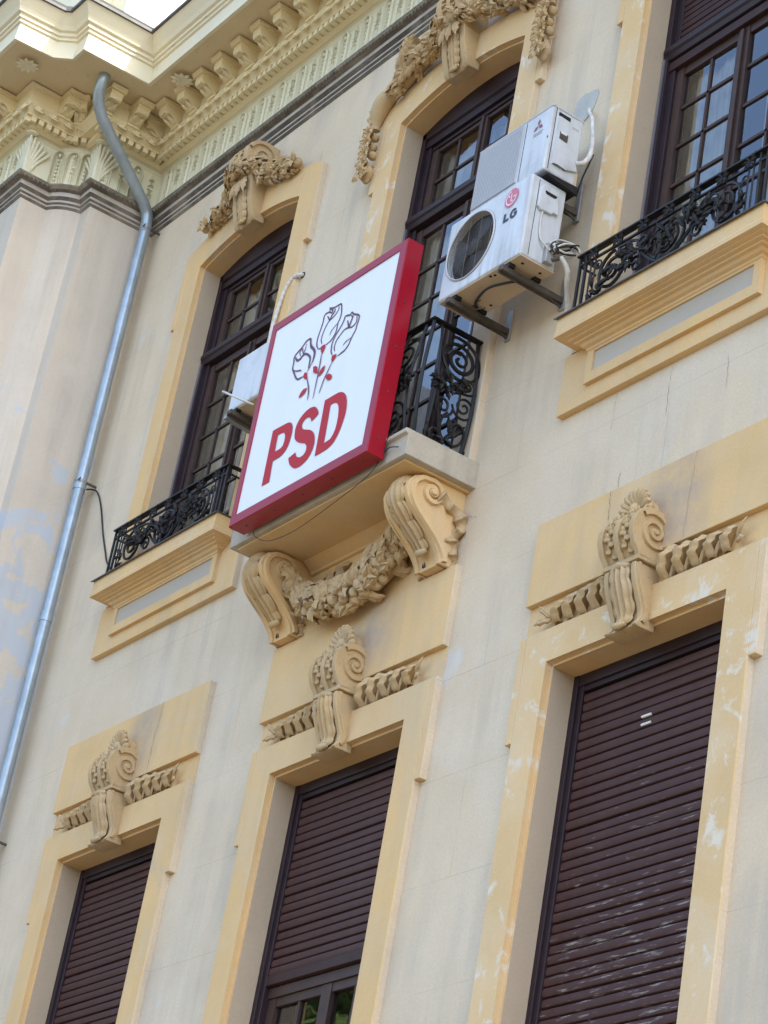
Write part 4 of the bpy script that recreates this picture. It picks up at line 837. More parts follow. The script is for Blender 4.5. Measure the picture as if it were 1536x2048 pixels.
# cracks and scratches in the plaster
def crack(pts, y, wd=0.004, seed=0):
    r = random.Random(seed); C_ = catmull([(a, b, 0) for a, b in pts], 6); secs = []
    for j, p in enumerate(C_):
        h = wd / 2 * r.uniform(0.2, 0.8); q = r.uniform(-0.006, 0.006); secs.append([(p.x + q - h, y, p.y + q * 0.5), (p.x + q + h, y, p.y + q * 0.5 + h)])
    MB().loft(secs).build('crack', 'crack', BL, fix=False)
for k, (pts, y, wd) in enumerate((([(-2.305, 8.168), (-2.316, 8.014), (-2.337, 7.951), (-2.33, 7.821), (-2.337, 7.67)], -0.0005, 0.006), ([(2.324, 8.168), (2.329, 8.10), (2.338, 7.985)], -0.0005, 0.006), ([(3.006, 8.168), (2.986, 7.862), (2.978, 7.67)], -0.0005, 0.003),
        ([(2.655, 8.841), (2.649, 8.67), (2.654, 8.541)], YW - 0.002, 0.004), ([(3.114, 8.726), (3.121, 8.616), (3.12, 8.537)], YW - 0.002, 0.004), ([(2.193, 8.849), (2.192, 8.756), (2.192, 8.626)], YW - 0.002, 0.003),
        ([(2.324, 8.172), (2.318, 8.25), (2.33, 8.30)], YW - 0.002, 0.007), ([(-1.842, 12.561), (-1.873, 12.377)], YW - 0.002, 0.006), ([(-1.981, 12.393), (-1.995, 12.304), (-2.020, 12.215)], -0.002, 0.005), ([(0.93, 8.52), (0.96, 8.50), (1.02, 8.47)], YW - 0.002, 0.005),
        ([(-2.30, 8.80), (-2.55, 8.61), (-2.72, 8.47)], YW - 0.002, 0.004), ([(-2.66, 8.70), (-2.80, 8.57), (-2.92, 8.40)], YW - 0.002, 0.003), ([(1.05, 9.02), (1.12, 9.05), (1.20, 9.07)], YW - 0.002, 0.006))): crack(pts, y, wd, k)
# cement on the wall, and light in the shutter gaps painted as white strips
ch = MB().prism_y([(1.345, 11.20), (1.375, 11.14), (1.42, 11.10), (1.47, 11.10), (1.52, 11.13), (1.55, 11.17), (1.565, 11.22), (1.575, 11.27), (1.56, 11.30), (1.51, 11.315), (1.47, 11.31), (1.44, 11.33), (1.40, 11.315), (1.365, 11.31), (1.35, 11.26)], YW - 0.006, YW + 0.01).build('cement_patch', 'cement', BL, fix=False)
for x, z in ((2.60, 6.868), (2.605, 6.822)):
    MB().prism_x([(0.209, z - 0.006), (0.206, z), (0.209, z + 0.006), (0.22, z + 0.006), (0.22, z - 0.006)], x - 0.036, x + 0.036).build('shutter_gap_light', 'chip', BL, fix=False)

# ================================================================== ironwork
def flatspiral(cx, cz, r0, r1, a0, turns, n=30): return [(cx + (r0 + (r1 - r0) * i / n) * math.cos(a0 + 2 * PI * turns * i / n), cz + (r0 + (r1 - r0) * i / n) * math.sin(a0 + 2 * PI * turns * i / n)) for i in range(n + 1)]
def iron_panel(root, W, z0, z1, mapf, seed, dense=True):
    """scrollwork in a (u,z) field -W..W; mapf(u,z,off) gives the place in space"""
    r = random.Random(seed); H = z1 - z0; zm = (z0 + z1) / 2
    def tb(pts, rad, name='scroll'):
        mb = MB(); mb.tube([mapf(u, z, 0) for u, z in pts], rad, 5); return mb.build(name, 'iron', root, 60)
    for s in (-1, 1):
        x = s * W * 0.66
        tb(flatspiral(x, zm, H * 0.44, 0.012, PI / 2 if s > 0 else PI / 2, s * -2.2, 40), 0.0105)
        tb(flatspiral(x, zm, H * 0.34, 0.03, -PI / 2, s * -1.3, 26), 0.008)
        p = [(s * W * 0.62, zm + H * 0.44), (s * W * 0.40, zm + H * 0.38), (s * W * 0.30, zm), (s * W * 0.12, zm - H * 0.38), (s * W * 0.0, zm - H * 0.42)]
        tb([(q.x, q.y) for q in catmull([(a, b, 0) for a, b in p], 6)], 0.010)
        tb(flatspiral(s * W * 0.36, zm - H * 0.20, H * 0.20, 0.01, 0 if s > 0 else PI, s * 1.5, 22), 0.008)
        tb(flatspiral(s * W * 0.30, zm + H * 0.22, H * 0.17, 0.01, PI, s * 1.4, 22), 0.008)
    for s in (-1, 1):
        for q in (0.90, 0.955): tb([(s * W * q, z0), (s * W * q, z1)], 0.006, 'upright')
        tb(flatspiral(s * W * 0.50, zm + H * 0.26, H * 0.16, 0.01, 0, s * 1.4, 20), 0.007); tb(flatspiral(s * W * 0.86, zm + H * 0.30, H * 0.13, 0.01, PI, s * 1.3, 18), 0.006)
    o = [(W * 0.20 * math.cos(a), zm + H * 0.40 * math.sin(a)) for a in [2 * PI * k / 24 for k in range(25)]]; tb(o, 0.011, 'cartouche')
    tb([(a * 0.66, zm + (b - zm) * 0.7) for a, b in o], 0.008, 'cartouche')
    lf = MB()
    for (u, z, nL) in ((0, zm, 22), (-W * 0.42, zm, 15), (W * 0.42, zm, 15), (-W * 0.55, zm + H * 0.15, 7), (W * 0.55, zm + H * 0.15, 7), (-W * 0.66, zm, 6), (W * 0.66, zm, 6), (-W * 0.22, zm + H * 0.1, 7), (W * 0.22, zm + H * 0.1, 7), (-W * 0.85, zm - H * 0.3, 5), (W * 0.85, zm - H * 0.3, 5)):
        for k in range(nL):
            a = r.uniform(0, 2 * PI); d0 = Vector(mapf(u, z, 0)); d1 = Vector(mapf(u + 0.1 * math.cos(a), z + 0.1 * math.sin(a), 0)); nn = Vector(mapf(u, z, 0.1)) - d0
            q = Vector(mapf(u + r.uniform(-1, 1) * W * 0.07, z + r.uniform(-1, 1) * H * 0.2, 0.004)); lf.leaf(q, (d1 - d0).normalized() + nn.normalized() * 0.15, nn, r.uniform(0.05, 0.095), r.uniform(0.028, 0.045), 0.2, 2, 0.5)
    lf.build('iron_leaves', 'iron', root, 50, solid=0.004)
def window_guard(cx, label):
    root = empty('window_guard', (cx, -0.11, 9.40)); tag(root, label, 'railing', 'iron window guards')
    W = 0.775; zt = 9.815; zb = 9.425; yf = -0.115
    def bar(name, x0, x1, y0, y1, z0, z1): return MB().box(x0, x1, y0, y1, z0, z1).build(name, 'iron', root, bevel=0.002)
    bar('top_rail', cx - W - 0.015, cx + W + 0.015, yf - 0.022, yf + 0.022, zt - 0.012, zt)
    bar('upper_rail', cx - W, cx + W, yf - 0.008, yf + 0.008, zt - 0.075, zt - 0.062); bar('bottom_rail', cx - W, cx + W, yf - 0.010, yf + 0.010, zb, zb + 0.014)
    for s in (-1, 1):
        for d in (0.0, 0.055): bar('post', cx + s * (W - d) - 0.008, cx + s * (W - d) + 0.008, yf - 0.008, yf + 0.008, 9.40, zt - 0.012)
        xr = cx + s * W
        bar('return_rail', xr - 0.020, xr + 0.020, yf + 0.022, YW, zt - 0.0125, zt - 0.0005); bar('return_rail', xr - 0.008, xr + 0.008, yf + 0.01, YW, zb + 0.001, zb + 0.013)
        bar('return_rail', xr - 0.007, xr + 0.007, yf + 0.01, YW, zt - 0.074, zt - 0.063); bar('post', xr - 0.007, xr + 0.007, 0.02, 0.034, 9.40, zt - 0.013)
    for k in range(-3, 4):
        mb = MB(); u = cx + k * 0.215
        mb.tube([(u + 0.024 * math.cos(a), yf, zt - 0.037 + 0.022 * math.sin(a)) for a in [2 * PI * j / 10 for j in range(11)]], 0.005, 4)
        for j in range(6): a = j * 1.05; mb.leaf((u, yf - 0.004, zt - 0.037), (math.cos(a) * 1.6, -0.1, math.sin(a)), (0, -1, 0), 0.06, 0.025, 0.2, 2, 0.5)
        mb.build('rosette', 'iron', root, 50)
    iron_panel(root, W - 0.075, zb + 0.014, zt - 0.075, lambda u, z, o: (cx + u, yf - o, z), int(cx * 10) + 40)
    return root
window_guard(CX[0], 'low black wrought iron guard on the sill beside the zinc drainpipe')
window_guard(CX[2], 'low black wrought iron guard on the sill beside the air conditioners')

def balcony_railing():
    root = empty('balcony_railing', (0, -0.2, 8.862)); tag(root, 'black wrought iron bulging railing on the stone balcony behind the square sign', 'railing')
    zt, zb, X0, YF = 9.735, 8.868, 0.815, -0.35
    def bulge(z):
        t = (z - zb) / (zt - zb); return 0.085 * math.sin(PI * min(1, max(0, (1 - t)) ** 0.75 * 1.0)) * (1.2 - t) if t < 1 else 0
    def T(pts, rad, name, n=5, flat=None): MB().tube(pts, rad, n).build(name, 'iron', root, 60)
    MB().box(-X0 - 0.022, X0 + 0.022, YF - 0.022, YF + 0.022, zt - 0.016, zt).build('top_rail', 'iron', root, bevel=0.003)
    for s in (-1, 1): MB().box(s * X0 - 0.022, s * X0 + 0.022, YF + 0.022, YW, zt - 0.0165, zt - 0.0005).build('top_rail', 'iron', root, bevel=0.003)
    MB().box(-X0 + 0.05, X0 - 0.05, YF - 0.012, YF + 0.012, zb, zb + 0.02).build('bottom_rail', 'iron', root)
    for s in (-1, 1): MB().box(s * X0 - 0.012, s * X0 + 0.012, YF + 0.012, YW, zb, zb + 0.02).build('bottom_rail', 'iron', root)
    zs = [zb + (zt - zb) * k / 16 for k in range(17)]
    for s in (-1, 1):
        T([(s * (X0 + bulge(z)), YF - bulge(z), z) for z in zs], 0.014, 'corner_post', 4)
        T([(s * (X0 + bulge(z)), YF + 0.055, z) for z in zs], 0.010, 'upright', 4); T([(s * (X0 + bulge(z)), -0.022, z) for z in zs], 0.015, 'upright', 4)
        T([(s * (X0 - 0.075), YF - bulge(z), z) for z in zs], 0.010, 'upright', 4)
    for k in range(-3, 4): T([(k * 0.19, YF - bulge(z), z) for z in zs], 0.009, 'upright', 4)
    # side scroll panel, both returns
    for s in (-1, 1):
        f = lambda u, z, o, s=s: (s * (X0 + bulge(z) + o), u, z)
        def tb(pts, rad): MB().tube([f(u, z, 0) for u, z in pts], rad, 5).build('scroll', 'iron', root, 60)
        yc = -0.135
        tb(flatspiral(yc - 0.015, 9.515, 0.168, 0.012, PI * 0.62, -3.0, 70), 0.0105); tb(flatspiral(yc - 0.015, 9.515, 0.140, 0.045, -PI * 0.35, -1.6, 40), 0.008); tb(flatspiral(yc - 0.09, 9.16, 0.075, 0.010, 0.2, -1.7, 34), 0.009); tb(flatspiral(yc + 0.06, 9.36, 0.05, 0.008, 0.2, 1.5, 26), 0.008); tb(flatspiral(yc - 0.11, 8.97, 0.06, 0.008, PI, 1.5, 26), 0.009)
        tb(flatspiral(yc + 0.055, 9.21, 0.085, 0.010, PI * 1.05, 1.9, 36), 0.008)
        p = [(-0.29, 9.45), (-0.23, 9.36), (-0.16, 9.30), (-0.08, 9.30), (-0.01, 9.33)]; tb([(q.x, q.y) for q in catmull([(a, b, 0) for a, b in p], 6)], 0.008)
        tb(flatspiral(-0.105, 9.04, 0.120, 0.02, PI * 0.72, 1.25, 36), 0.0095); p = [(-0.285, 9.34), (-0.275, 9.2), (-0.235, 9.08), (-0.20, 8.98), (-0.15, 8.92), (-0.07, 8.90), (0.0, 8.95)]; tb([(q.x, q.y) for q in catmull([(a, b, 0) for a, b in p], 6)], 0.011)
        p = [(-0.30, 9.02), (-0.27, 8.95), (-0.20, 8.89)]; tb([(q.x, q.y) for q in catmull([(a, b, 0) for a, b in p], 5)], 0.010)
        lf = MB(); r = random.Random(6)
        for (u, z, nL, sp) in ((-0.26, 9.30, 12, 0.045), (-0.20, 9.29, 8, 0.04), (-0.10, 9.33, 6, 0.03), (-0.19, 8.94, 9, 0.035)):
            for k in range(nL):
                a = r.uniform(0, 2 * PI); lf.leaf(f(u + r.uniform(-sp, sp), z + r.uniform(-sp, sp), r.uniform(-0.01, 0.02)), (s * r.uniform(-0.1, 0.2), math.cos(a), math.sin(a)), (s, 0, 0.2), r.uniform(0.045, 0.075), 0.036, 0.2, 2, 0.5)
        for a in (0.9, 1.4, 1.9): lf.leaf(f(-0.12, 9.00, 0.002), (0, math.cos(a), math.sin(a)), (s, 0, 0), 0.13, 0.05, 0.05, 2)
        lf.build('iron_leaves', 'iron', root, 50, solid=0.005)
    # front scrolls
    for s in (-1, 1):
        f = lambda u, z: (u, YF - bulge(z), z)
        for uc in (0.62, 0.28):
            MB().tube([f(u, z) for u, z in flatspiral(s * uc, 9.50, 0.15, 0.012, PI / 2, -s * 2.2, 50)], 0.009, 5).build('scroll', 'iron', root, 60)
            MB().tube([f(u, z) for u, z in flatspiral(s * uc, 9.08, 0.13, 0.012, -PI / 2, s * 1.9, 44)], 0.009, 5).build('scroll', 'iron', root, 60)
        lf = MB(); r = random.Random(8)
        for uc in (0.70, 0.45, 0.2):
            for k in range(18): a = r.uniform(0, 6.3); lf.leaf(f(s * uc + r.uniform(-0.05, 0.05), 9.28 + r.uniform(-0.05, 0.05)), (math.cos(a), -0.2, math.sin(a)), (0, -1, 0), 0.09, 0.045, 0.2, 2, 0.5)
        lf.build('iron_leaves', 'iron', root, 50, solid=0.005)
balcony_railing()

# ================================================================== party sign
def sign():
    root = empty('sign', (0, -0.54, 8.862)); tag(root, 'square white light-box sign with red frame, three roses and three red letters', 'sign')
    x0, x1, z0, z1, yf, yb = -0.752, 0.752, 8.712, 10.218, -0.604, -0.486
    w0, w1, h0, h1 = -0.695, 0.683, 8.783, 10.155
    fr = MB()
    o = [(x0, z0), (x1, z0), (x1, z1), (x0, z1)]; c = [(x0 + 0.006, z0 + 0.006), (x1 - 0.006, z0 + 0.006), (x1 - 0.006, z1 - 0.006), (x0 + 0.006, z1 - 0.006)]; i = [(w0, h0), (w1, h0), (w1, h1), (w0, h1)]
    L = [[(x, yb, z) for x, z in o], [(x, yf + 0.006, z) for x, z in o], [(x, yf, z) for x, z in c], [(x, yf, z) for x, z in i], [(x, yf + 0.008, z) for x, z in i]]
    fr.loft([q + [q[0]] for q in L]); fr.add([(x, yb, z) for x, z in o], [(0, 1, 2, 3)]); fr.build('frame', 'signr', root)
    fc = MB().add([(x, yf + 0.007, z) for x, z in i], [(0, 1, 2, 3)]).build('face', 'signw', root)
    cz = 9.465; y = yf + 0.0035
    P_o = [(-0.442, -0.563), (-0.449, -0.161), (-0.431, -0.161), (-0.296, -0.165), (-0.257, -0.171), (-0.225, -0.192), (-0.205, -0.223), (-0.198, -0.263), (-0.2, -0.3), (-0.21, -0.348), (-0.231, -0.382), (-0.261, -0.401), (-0.295, -0.409), (-0.365, -0.409), (-0.368, -0.415), (-0.357, -0.563)]
    P_i = [(-0.367, -0.343), (-0.373, -0.221), (-0.352, -0.22), (-0.313, -0.225), (-0.29, -0.238), (-0.275, -0.267), (-0.273, -0.301), (-0.281, -0.33), (-0.299, -0.342), (-0.332, -0.344)]
    S = [(0.083, -0.245), (0.082, -0.23), (0.061, -0.199), (0.036, -0.174), (0.006, -0.16), (-0.031, -0.154), (-0.073, -0.159), (-0.111, -0.175), (-0.14, -0.196), (-0.159, -0.227), (-0.166, -0.262), (-0.157, -0.307), (-0.144, -0.335), (-0.124, -0.356), (-0.096, -0.376), (-0.061, -0.394), (-0.021, -0.41), (0.002, -0.424), (0.02, -0.447), (0.024, -0.472), (0.017, -0.492), (-0.001, -0.503), (-0.025, -0.506), (-0.052, -0.499), (-0.074, -0.486), (-0.088, -0.472), (-0.1, -0.446), (-0.175, -0.46), (-0.164, -0.485), (-0.144, -0.516), (-0.117, -0.541), (-0.085, -0.563), (-0.053, -0.574), (-0.009, -0.576), (0.031, -0.567), (0.061, -0.554), (0.088, -0.527), (0.105, -0.492), (0.108, -0.452), (0.097, -0.411), (0.081, -0.382), (0.064, -0.362), (0.04, -0.343), (0.018, -0.33), (-0.023, -0.313), (-0.061, -0.297), (-0.081, -0.28), (-0.093, -0.256), (-0.09, -0.239), (-0.073, -0.224), (-0.047, -0.218), (-0.019, -0.227), (-0.0, -0.241), (0.017, -0.271)]
    D_o = [(0.145, -0.564), (0.131, -0.164), (0.275, -0.165), (0.313, -0.175), (0.347, -0.195), (0.377, -0.228), (0.398, -0.271), (0.409, -0.32), (0.41, -0.371), (0.4, -0.417), (0.387, -0.462), (0.365, -0.503), (0.341, -0.535), (0.311, -0.551), (0.273, -0.561), (0.204, -0.564)]
    D_i = [(0.224, -0.503), (0.21, -0.225), (0.253, -0.227), (0.286, -0.244), (0.306, -0.267), (0.321, -0.305), (0.33, -0.354), (0.331, -0.404), (0.326, -0.443), (0.312, -0.474), (0.288, -0.497)]
    for lp in ((P_o, P_i), (S,), (D_o, D_i)): flat_fill([[(a, b + cz) for a, b in q] for q in lp], y).build('letter', 'letter', root)
    ST = [(0.012, [(-0.089, 0.297), (-0.118, 0.337), (-0.126, 0.393), (-0.112, 0.452), (-0.1, 0.509), (-0.102, 0.545), (-0.087, 0.56), (-0.047, 0.556), (-0.015, 0.538), (-0.006, 0.552), (-0.039, 0.575), (-0.05, 0.566)]), (0.012, [(-0.058, 0.592), (0.002, 0.568), (0.041, 0.566), (0.081, 0.562), (0.096, 0.534), (0.109, 0.48), (0.105, 0.443), (0.091, 0.414), (0.091, 0.362), (0.075, 0.33), (0.045, 0.304), (-0.004, 0.294)]), (0.01, [(-0.054, 0.319), (-0.076, 0.359), (-0.075, 0.397), (-0.057, 0.442), (-0.029, 0.478), (0.012, 0.491), (0.046, 0.507), (0.065, 0.53), (0.061, 0.553)]), (0.014, [(-0.058, 0.53), (-0.019, 0.487), (-0.007, 0.513), (0.019, 0.532), (0.019, 0.554)]), (0.008, [(0.087, 0.416), (0.054, 0.399), (0.027, 0.38), (0.02, 0.353)]), (0.012, [(-0.089, 0.297), (-0.062, 0.292), (-0.029, 0.291)]),
          (0.012, [(0.103, 0.176), (0.08, 0.212), (0.073, 0.275), (0.096, 0.325), (0.135, 0.365), (0.161, 0.406), (0.166, 0.43), (0.192, 0.429), (0.224, 0.418), (0.239, 0.431), (0.272, 0.403), (0.306, 0.387), (0.337, 0.365), (0.342, 0.337), (0.332, 0.299), (0.327, 0.262), (0.298, 0.223), (0.28, 0.18), (0.244, 0.152), (0.208, 0.146), (0.172, 0.139)]), (0.01, [(0.124, 0.194), (0.109, 0.229), (0.118, 0.273), (0.149, 0.299), (0.186, 0.322), (0.224, 0.323), (0.272, 0.309), (0.308, 0.318), (0.319, 0.343), (0.309, 0.377)]), (0.014, [(0.205, 0.387), (0.226, 0.348), (0.241, 0.32), (0.251, 0.359), (0.261, 0.389), (0.24, 0.407)]), (0.008, [(0.289, 0.223), (0.249, 0.218), (0.226, 0.211), (0.211, 0.2)]),
          (0.013, [(-0.211, 0.145), (-0.244, 0.145), (-0.271, 0.148), (-0.305, 0.178), (-0.341, 0.228), (-0.368, 0.269), (-0.369, 0.314), (-0.376, 0.356), (-0.353, 0.377), (-0.306, 0.397), (-0.263, 0.428), (-0.216, 0.428), (-0.2, 0.397)]), (0.02, [(-0.214, 0.421), (-0.189, 0.362), (-0.15, 0.324), (-0.127, 0.293), (-0.122, 0.256), (-0.129, 0.215)]), (0.01, [(-0.124, 0.222), (-0.152, 0.186), (-0.171, 0.164)]), (0.016, [(-0.361, 0.35), (-0.332, 0.314), (-0.297, 0.308), (-0.263, 0.327), (-0.228, 0.319), (-0.184, 0.286), (-0.165, 0.256), (-0.162, 0.216), (-0.165, 0.187)]), (0.009, [(-0.297, 0.328), (-0.316, 0.366), (-0.297, 0.389), (-0.281, 0.361), (-0.267, 0.337), (-0.255, 0.363), (-0.252, 0.406)]), (0.01, [(-0.346, 0.243), (-0.302, 0.221), (-0.266, 0.213), (-0.248, 0.199)]),
          (0.012, [(-0.16, 0.12), (-0.113, 0.033), (-0.094, -0.026), (-0.089, -0.074)]), (0.011, [(-0.032, 0.249), (-0.027, 0.183), (-0.023, 0.108), (-0.023, 0.027), (-0.024, -0.091)]), (0.011, [(0.122, 0.118), (0.093, 0.065), (0.065, 0.013), (0.049, -0.04), (0.038, -0.076)])]
    em_ = MB()
    for k, (wd, pts) in enumerate(ST):
        Cc = catmull([(a, b, 0) for a, b in pts], 4); secs = []; n = len(Cc)
        for j, p in enumerate(Cc):
            t = (Cc[min(j + 1, n - 1)] - Cc[max(j - 1, 0)]).normalized(); nr = Vector((-t.y, t.x, 0)); hw_ = wd / 2 * (0.55 + 0.45 * min(1, j / 4, (n - 1 - j) / 4)); yy = yf + 0.0045 - 0.00012 * k
            a = p + nr * hw_; b = p - nr * hw_; secs.append([(a.x, yy, a.y + cz), (b.x, yy, b.y + cz)])
        em_.loft(secs)
    em_.build('rose_drawing', 'line', root)
    LV = [[(-0.055, 0.302), (-0.006, 0.301), (-0.003, 0.272), (-0.024, 0.233), (-0.046, 0.264)], [(0.106, 0.166), (0.155, 0.163), (0.159, 0.141), (0.121, 0.109), (0.108, 0.14)], [(-0.198, 0.166), (-0.166, 0.157), (-0.15, 0.108), (-0.172, 0.106), (-0.206, 0.139)], [(-0.101, 0.17), (-0.081, 0.169), (-0.05, 0.151), (-0.03, 0.098), (-0.053, 0.101), (-0.087, 0.125)], [(0.046, 0.125), (0.042, 0.086), (0.016, 0.067), (-0.015, 0.062), (-0.007, 0.097), (0.012, 0.119)], [(0.078, 0.033), (0.109, 0.036), (0.143, 0.018), (0.161, -0.008), (0.146, -0.021), (0.115, -0.016), (0.087, 0.012)], [(-0.121, 0.027), (-0.142, -0.007), (-0.184, -0.018), (-0.208, -0.015), (-0.195, 0.014), (-0.168, 0.033)]]
    for lp in LV: flat_fill([[(a, b + cz) for a, b in lp]], yf + 0.0015).build('rose_leaf', 'letter', root)
    for k in range(5):
        zz = z0 + 0.12 + 0.315 * k
        for xx, dx in ((x0, -1), (x1, 1)): MB().tube([(xx + dx * 0.0002, -0.545, zz), (xx + dx * 0.004, -0.545, zz)], 0.006, 8).build('screw', 'steel', root)
        MB().tube([(x0 + 0.12 + 0.315 * k, -0.545, z0 - 0.0002), (x0 + 0.12 + 0.315 * k, -0.545, z0 - 0.004)], 0.006, 8).build('screw', 'steel', root)
    # steel feet that hold the box to the balcony railing
    for x in (-0.5, 0.5): MB().box(x - 0.02, x + 0.02, yb, -0.36, 9.69, 9.715).build('mounting_bar', 'steel', root)
sign()
c = empty('sign_cable', (-0.3, -0.46, 8.65)); tag(c, 'thin dark cable sagging below the square sign along the balcony', 'cable')
MB().tube(catmull([(0.70, -0.49, 8.86), (0.72, -0.487, 8.74), (0.60, -0.478, 8.66), (0.25, -0.47, 8.60), (-0.15, -0.465, 8.555), (-0.45, -0.465, 8.58), (-0.62, -0.47, 8.66), (-0.66, -0.478, 8.715)], 8), 0.0024, 5).build('cable_run', 'cable', c, 179)
for k, P_ in enumerate(([(0.72, -0.487, 8.74), (0.80, -0.489, 8.77), (0.90, -0.489, 8.74)], [(0.74, -0.489, 8.80), (0.79, -0.49, 8.86), (0.88, -0.44, 8.87), (0.93, -0.40, 8.866)], [(0.70, -0.492, 8.70), (0.76, -0.489, 8.79), (0.72, -0.49, 8.83), (0.78, -0.49, 8.75)])):
    MB().tube(catmull(P_, 6), 0.0035, 5).build('cable_loop', 'cable', c, 179)

# ================================================================== air conditioners
def plate_hole(mb, x0, x1, z0, z1, cx, cz, r, yf, yb, n=48):
    O = []; I = []
    for k in range(n):
        a = 2 * PI * k / n; dx, dz = math.cos(a), math.sin(a); t = 1e9
        if dx > 1e-9: t = min(t, (x1 - cx) / dx)
        if dx < -1e-9: t = min(t, (x0 - cx) / dx)
        if dz > 1e-9: t = min(t, (z1 - cz) / dz)
        if dz < -1e-9: t = min(t, (z0 - cz) / dz)
        O.append((cx + dx * t, cz + dz * t)); I.append((cx + dx * r, cz + dz * r))
    for xx, zz in ((x0, z0), (x1, z0), (x1, z1), (x0, z1)):
        k = min(range(n), key=lambda j: (O[j][0] - xx) ** 2 + (O[j][1] - zz) ** 2); O[k] = (xx, zz)
    L = [[(x, yb, z) for x, z in O], [(x, yf, z) for x, z in O], [(x, yf, z) for x, z in I], [(x, yf + 0.05, z) for x, z in I]]
    mb.loft([q + [q[0]] for q in L])
def bracket_arm(root, x, y0, y1, z, plate=0.16):
    MB().prism_x([(y0, z + 0.018), (y0, z - 0.018), (y1, z - 0.022), (y1, z + 0.018)], x - 0.018, x + 0.018).build('bracket_arm', 'steel', root, bevel=0.003)
    MB().box(x - 0.017, x - 0.012, y0 - 0.004, y1 - 0.02, z - 0.032, z + 0.002).build('bracket_flange', 'steel', root)
    MB().box(x - 0.024, x + 0.024, y1, YW, z - 0.06, z + plate).build('wall_plate', 'galv', root, bevel=0.003)
    MB().prism_x([(y1, z + plate * 0.2), (y1 - 0.14, z - 0.01), (y1, z - 0.05)], x - 0.004, x + 0.004).build('gusset', 'steel', root)
def unit_big():
    x0, x1, y0, y1, z0, z1 = 0.885, 1.682, -0.402, -0.145, 9.785, 10.357
    root = empty('air_conditioner', (1.28, -0.27, 9.74)); tag(root, 'white outdoor air conditioner unit with round black fan guard and pink round logo', 'air conditioner', 'outdoor air conditioner units')
    b = MB(); b.box(x0, x1, y0 + 0.05, y1, z0 + 0.004, z1 - 0.001); b.build('body', 'white', root, bevel=0.012)
    f = MB(); fx, fz, fr = 1.143, 10.085, 0.228; plate_hole(f, x0, x1, z0, z1, fx, fz, fr, y0, y0 + 0.056); f.build('front_panel', 'white', root, 35, bevel=0.014, seg=3)
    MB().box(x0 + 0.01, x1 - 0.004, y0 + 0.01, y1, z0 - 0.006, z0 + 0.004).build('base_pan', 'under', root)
    MB().tube([(fx, y0 + 0.045, fz), (fx, y0 + 0.049, fz)], fr, 40).build('fan_well', 'acdark', root)
    rg = MB(); rg.tube([(fx + (fr + 0.002) * math.cos(a), y0 - 0.003, fz + (fr + 0.002) * math.sin(a)) for a in [2 * PI * k / 48 for k in range(49)]], 0.006, 6); rg.build('guard_ring', 'acgrey', root, 60)
    bl = MB()
    for k in range(3):
        a0 = k * 2.094 + 0.4; secs = []
        for j in range(7):
            rr = 0.05 + 0.155 * j / 6; secs.append([(fx + rr * math.cos(a0 + t), y0 + 0.020 + 0.022 * (t / 1.3), fz + rr * math.sin(a0 + t)) for t in (0.0, 0.35 + 0.03 * j, 0.7 + 0.07 * j, 0.95 + 0.1 * j)])
        bl.loft(secs)
    bl.build('fan_blades', 'fan', root, 60, solid=0.004)
    MB().tube([(fx, y0 + 0.012, fz), (fx, y0 + 0.016, fz), (fx, y0 + 0.044, fz)], [0.045, 0.055, 0.058], 20).build('fan_hub', 'fan', root, 50)
    gd = MB()
    for k in range(1, 18):
        rr = fr * k / 18; gd.tube([(fx + rr * math.cos(a), y0 - 0.004, fz + rr * math.sin(a)) for a in [2 * PI * j / 40 for j in range(41)]], 0.0013, 4)
    for k in range(8):
        x = fx - fr + 2 * fr * (k + 0.5) / 8; h = math.sqrt(max(0, fr * fr - (x - fx) ** 2)); 
        if k % 2: gd.tube([(x, y0 - 0.006, fz - h), (x, y0 - 0.006, fz + h)], 0.002, 4)
    gd.build('fan_guard', 'wire', root, 60)
    # logo and letters
    lx, lz, lr = 1.503, 10.258, 0.066
    MB().add([(lx + lr * math.cos(2 * PI * k / 32), y0 - 0.0025, lz + lr * math.sin(2 * PI * k / 32)) for k in range(32)], [tuple(range(32))]).build('logo_disc', 'pink', root)
    lg = MB(); yy = y0 - 0.0045
    def st(pts, wd):
        C_ = catmull([(a, b, 0) for a, b in pts], 4); secs = []
        for j, p in enumerate(C_):
            t = (C_[min(j + 1, len(C_) - 1)] - C_[max(j - 1, 0)]).normalized(); n_ = Vector((-t.y, t.x, 0)) * wd / 2; secs.append([(p.x + n_.x, yy, p.y + n_.y), (p.x - n_.x, yy, p.y - n_.y)])
        lg.loft(secs)
    st([(lx + 0.048 * math.cos(a), lz + 0.048 * math.sin(a)) for a in [0.0, -0.5, -1.1, -1.7, -2.3, -2.9, -3.5, -4.1, -4.6]], 0.008)
    st([(lx, lz + 0.03), (lx, lz), (lx, lz - 0.026)], 0.008); st([(lx, lz - 0.026), (lx + 0.02, lz - 0.026)], 0.008); st([(lx + 0.018, lz), (lx + 0.052, lz)], 0.008)
    lg.tube([(lx - 0.022, yy - 0.0005, lz + 0.016), (lx - 0.022, yy, lz + 0.016)], 0.008, 10); lg.build('logo_mark', 'signw', root)
    li = flat_fill([[(1.453, 10.160), (1.475, 10.160), (1.475, 10.114), (1.506, 10.114), (1.506, 10.096), (1.453, 10.096)]], y0 - 0.0025); li.build('letter', 'ink', root)
    gx, gz = 1.548, 10.127; G = [(gx + 0.034 * math.cos(a), gz + 0.035 * math.sin(a)) for a in [0.65 + k * 0.28 for k in range(18)]]
    G += [(gx + 0.034, gz - 0.018), (gx + 0.034, gz + 0.006), (gx + 0.002, gz + 0.006), (gx + 0.002, gz - 0.007), (gx + 0.014, gz - 0.007), (gx + 0.014, gz - 0.015)]
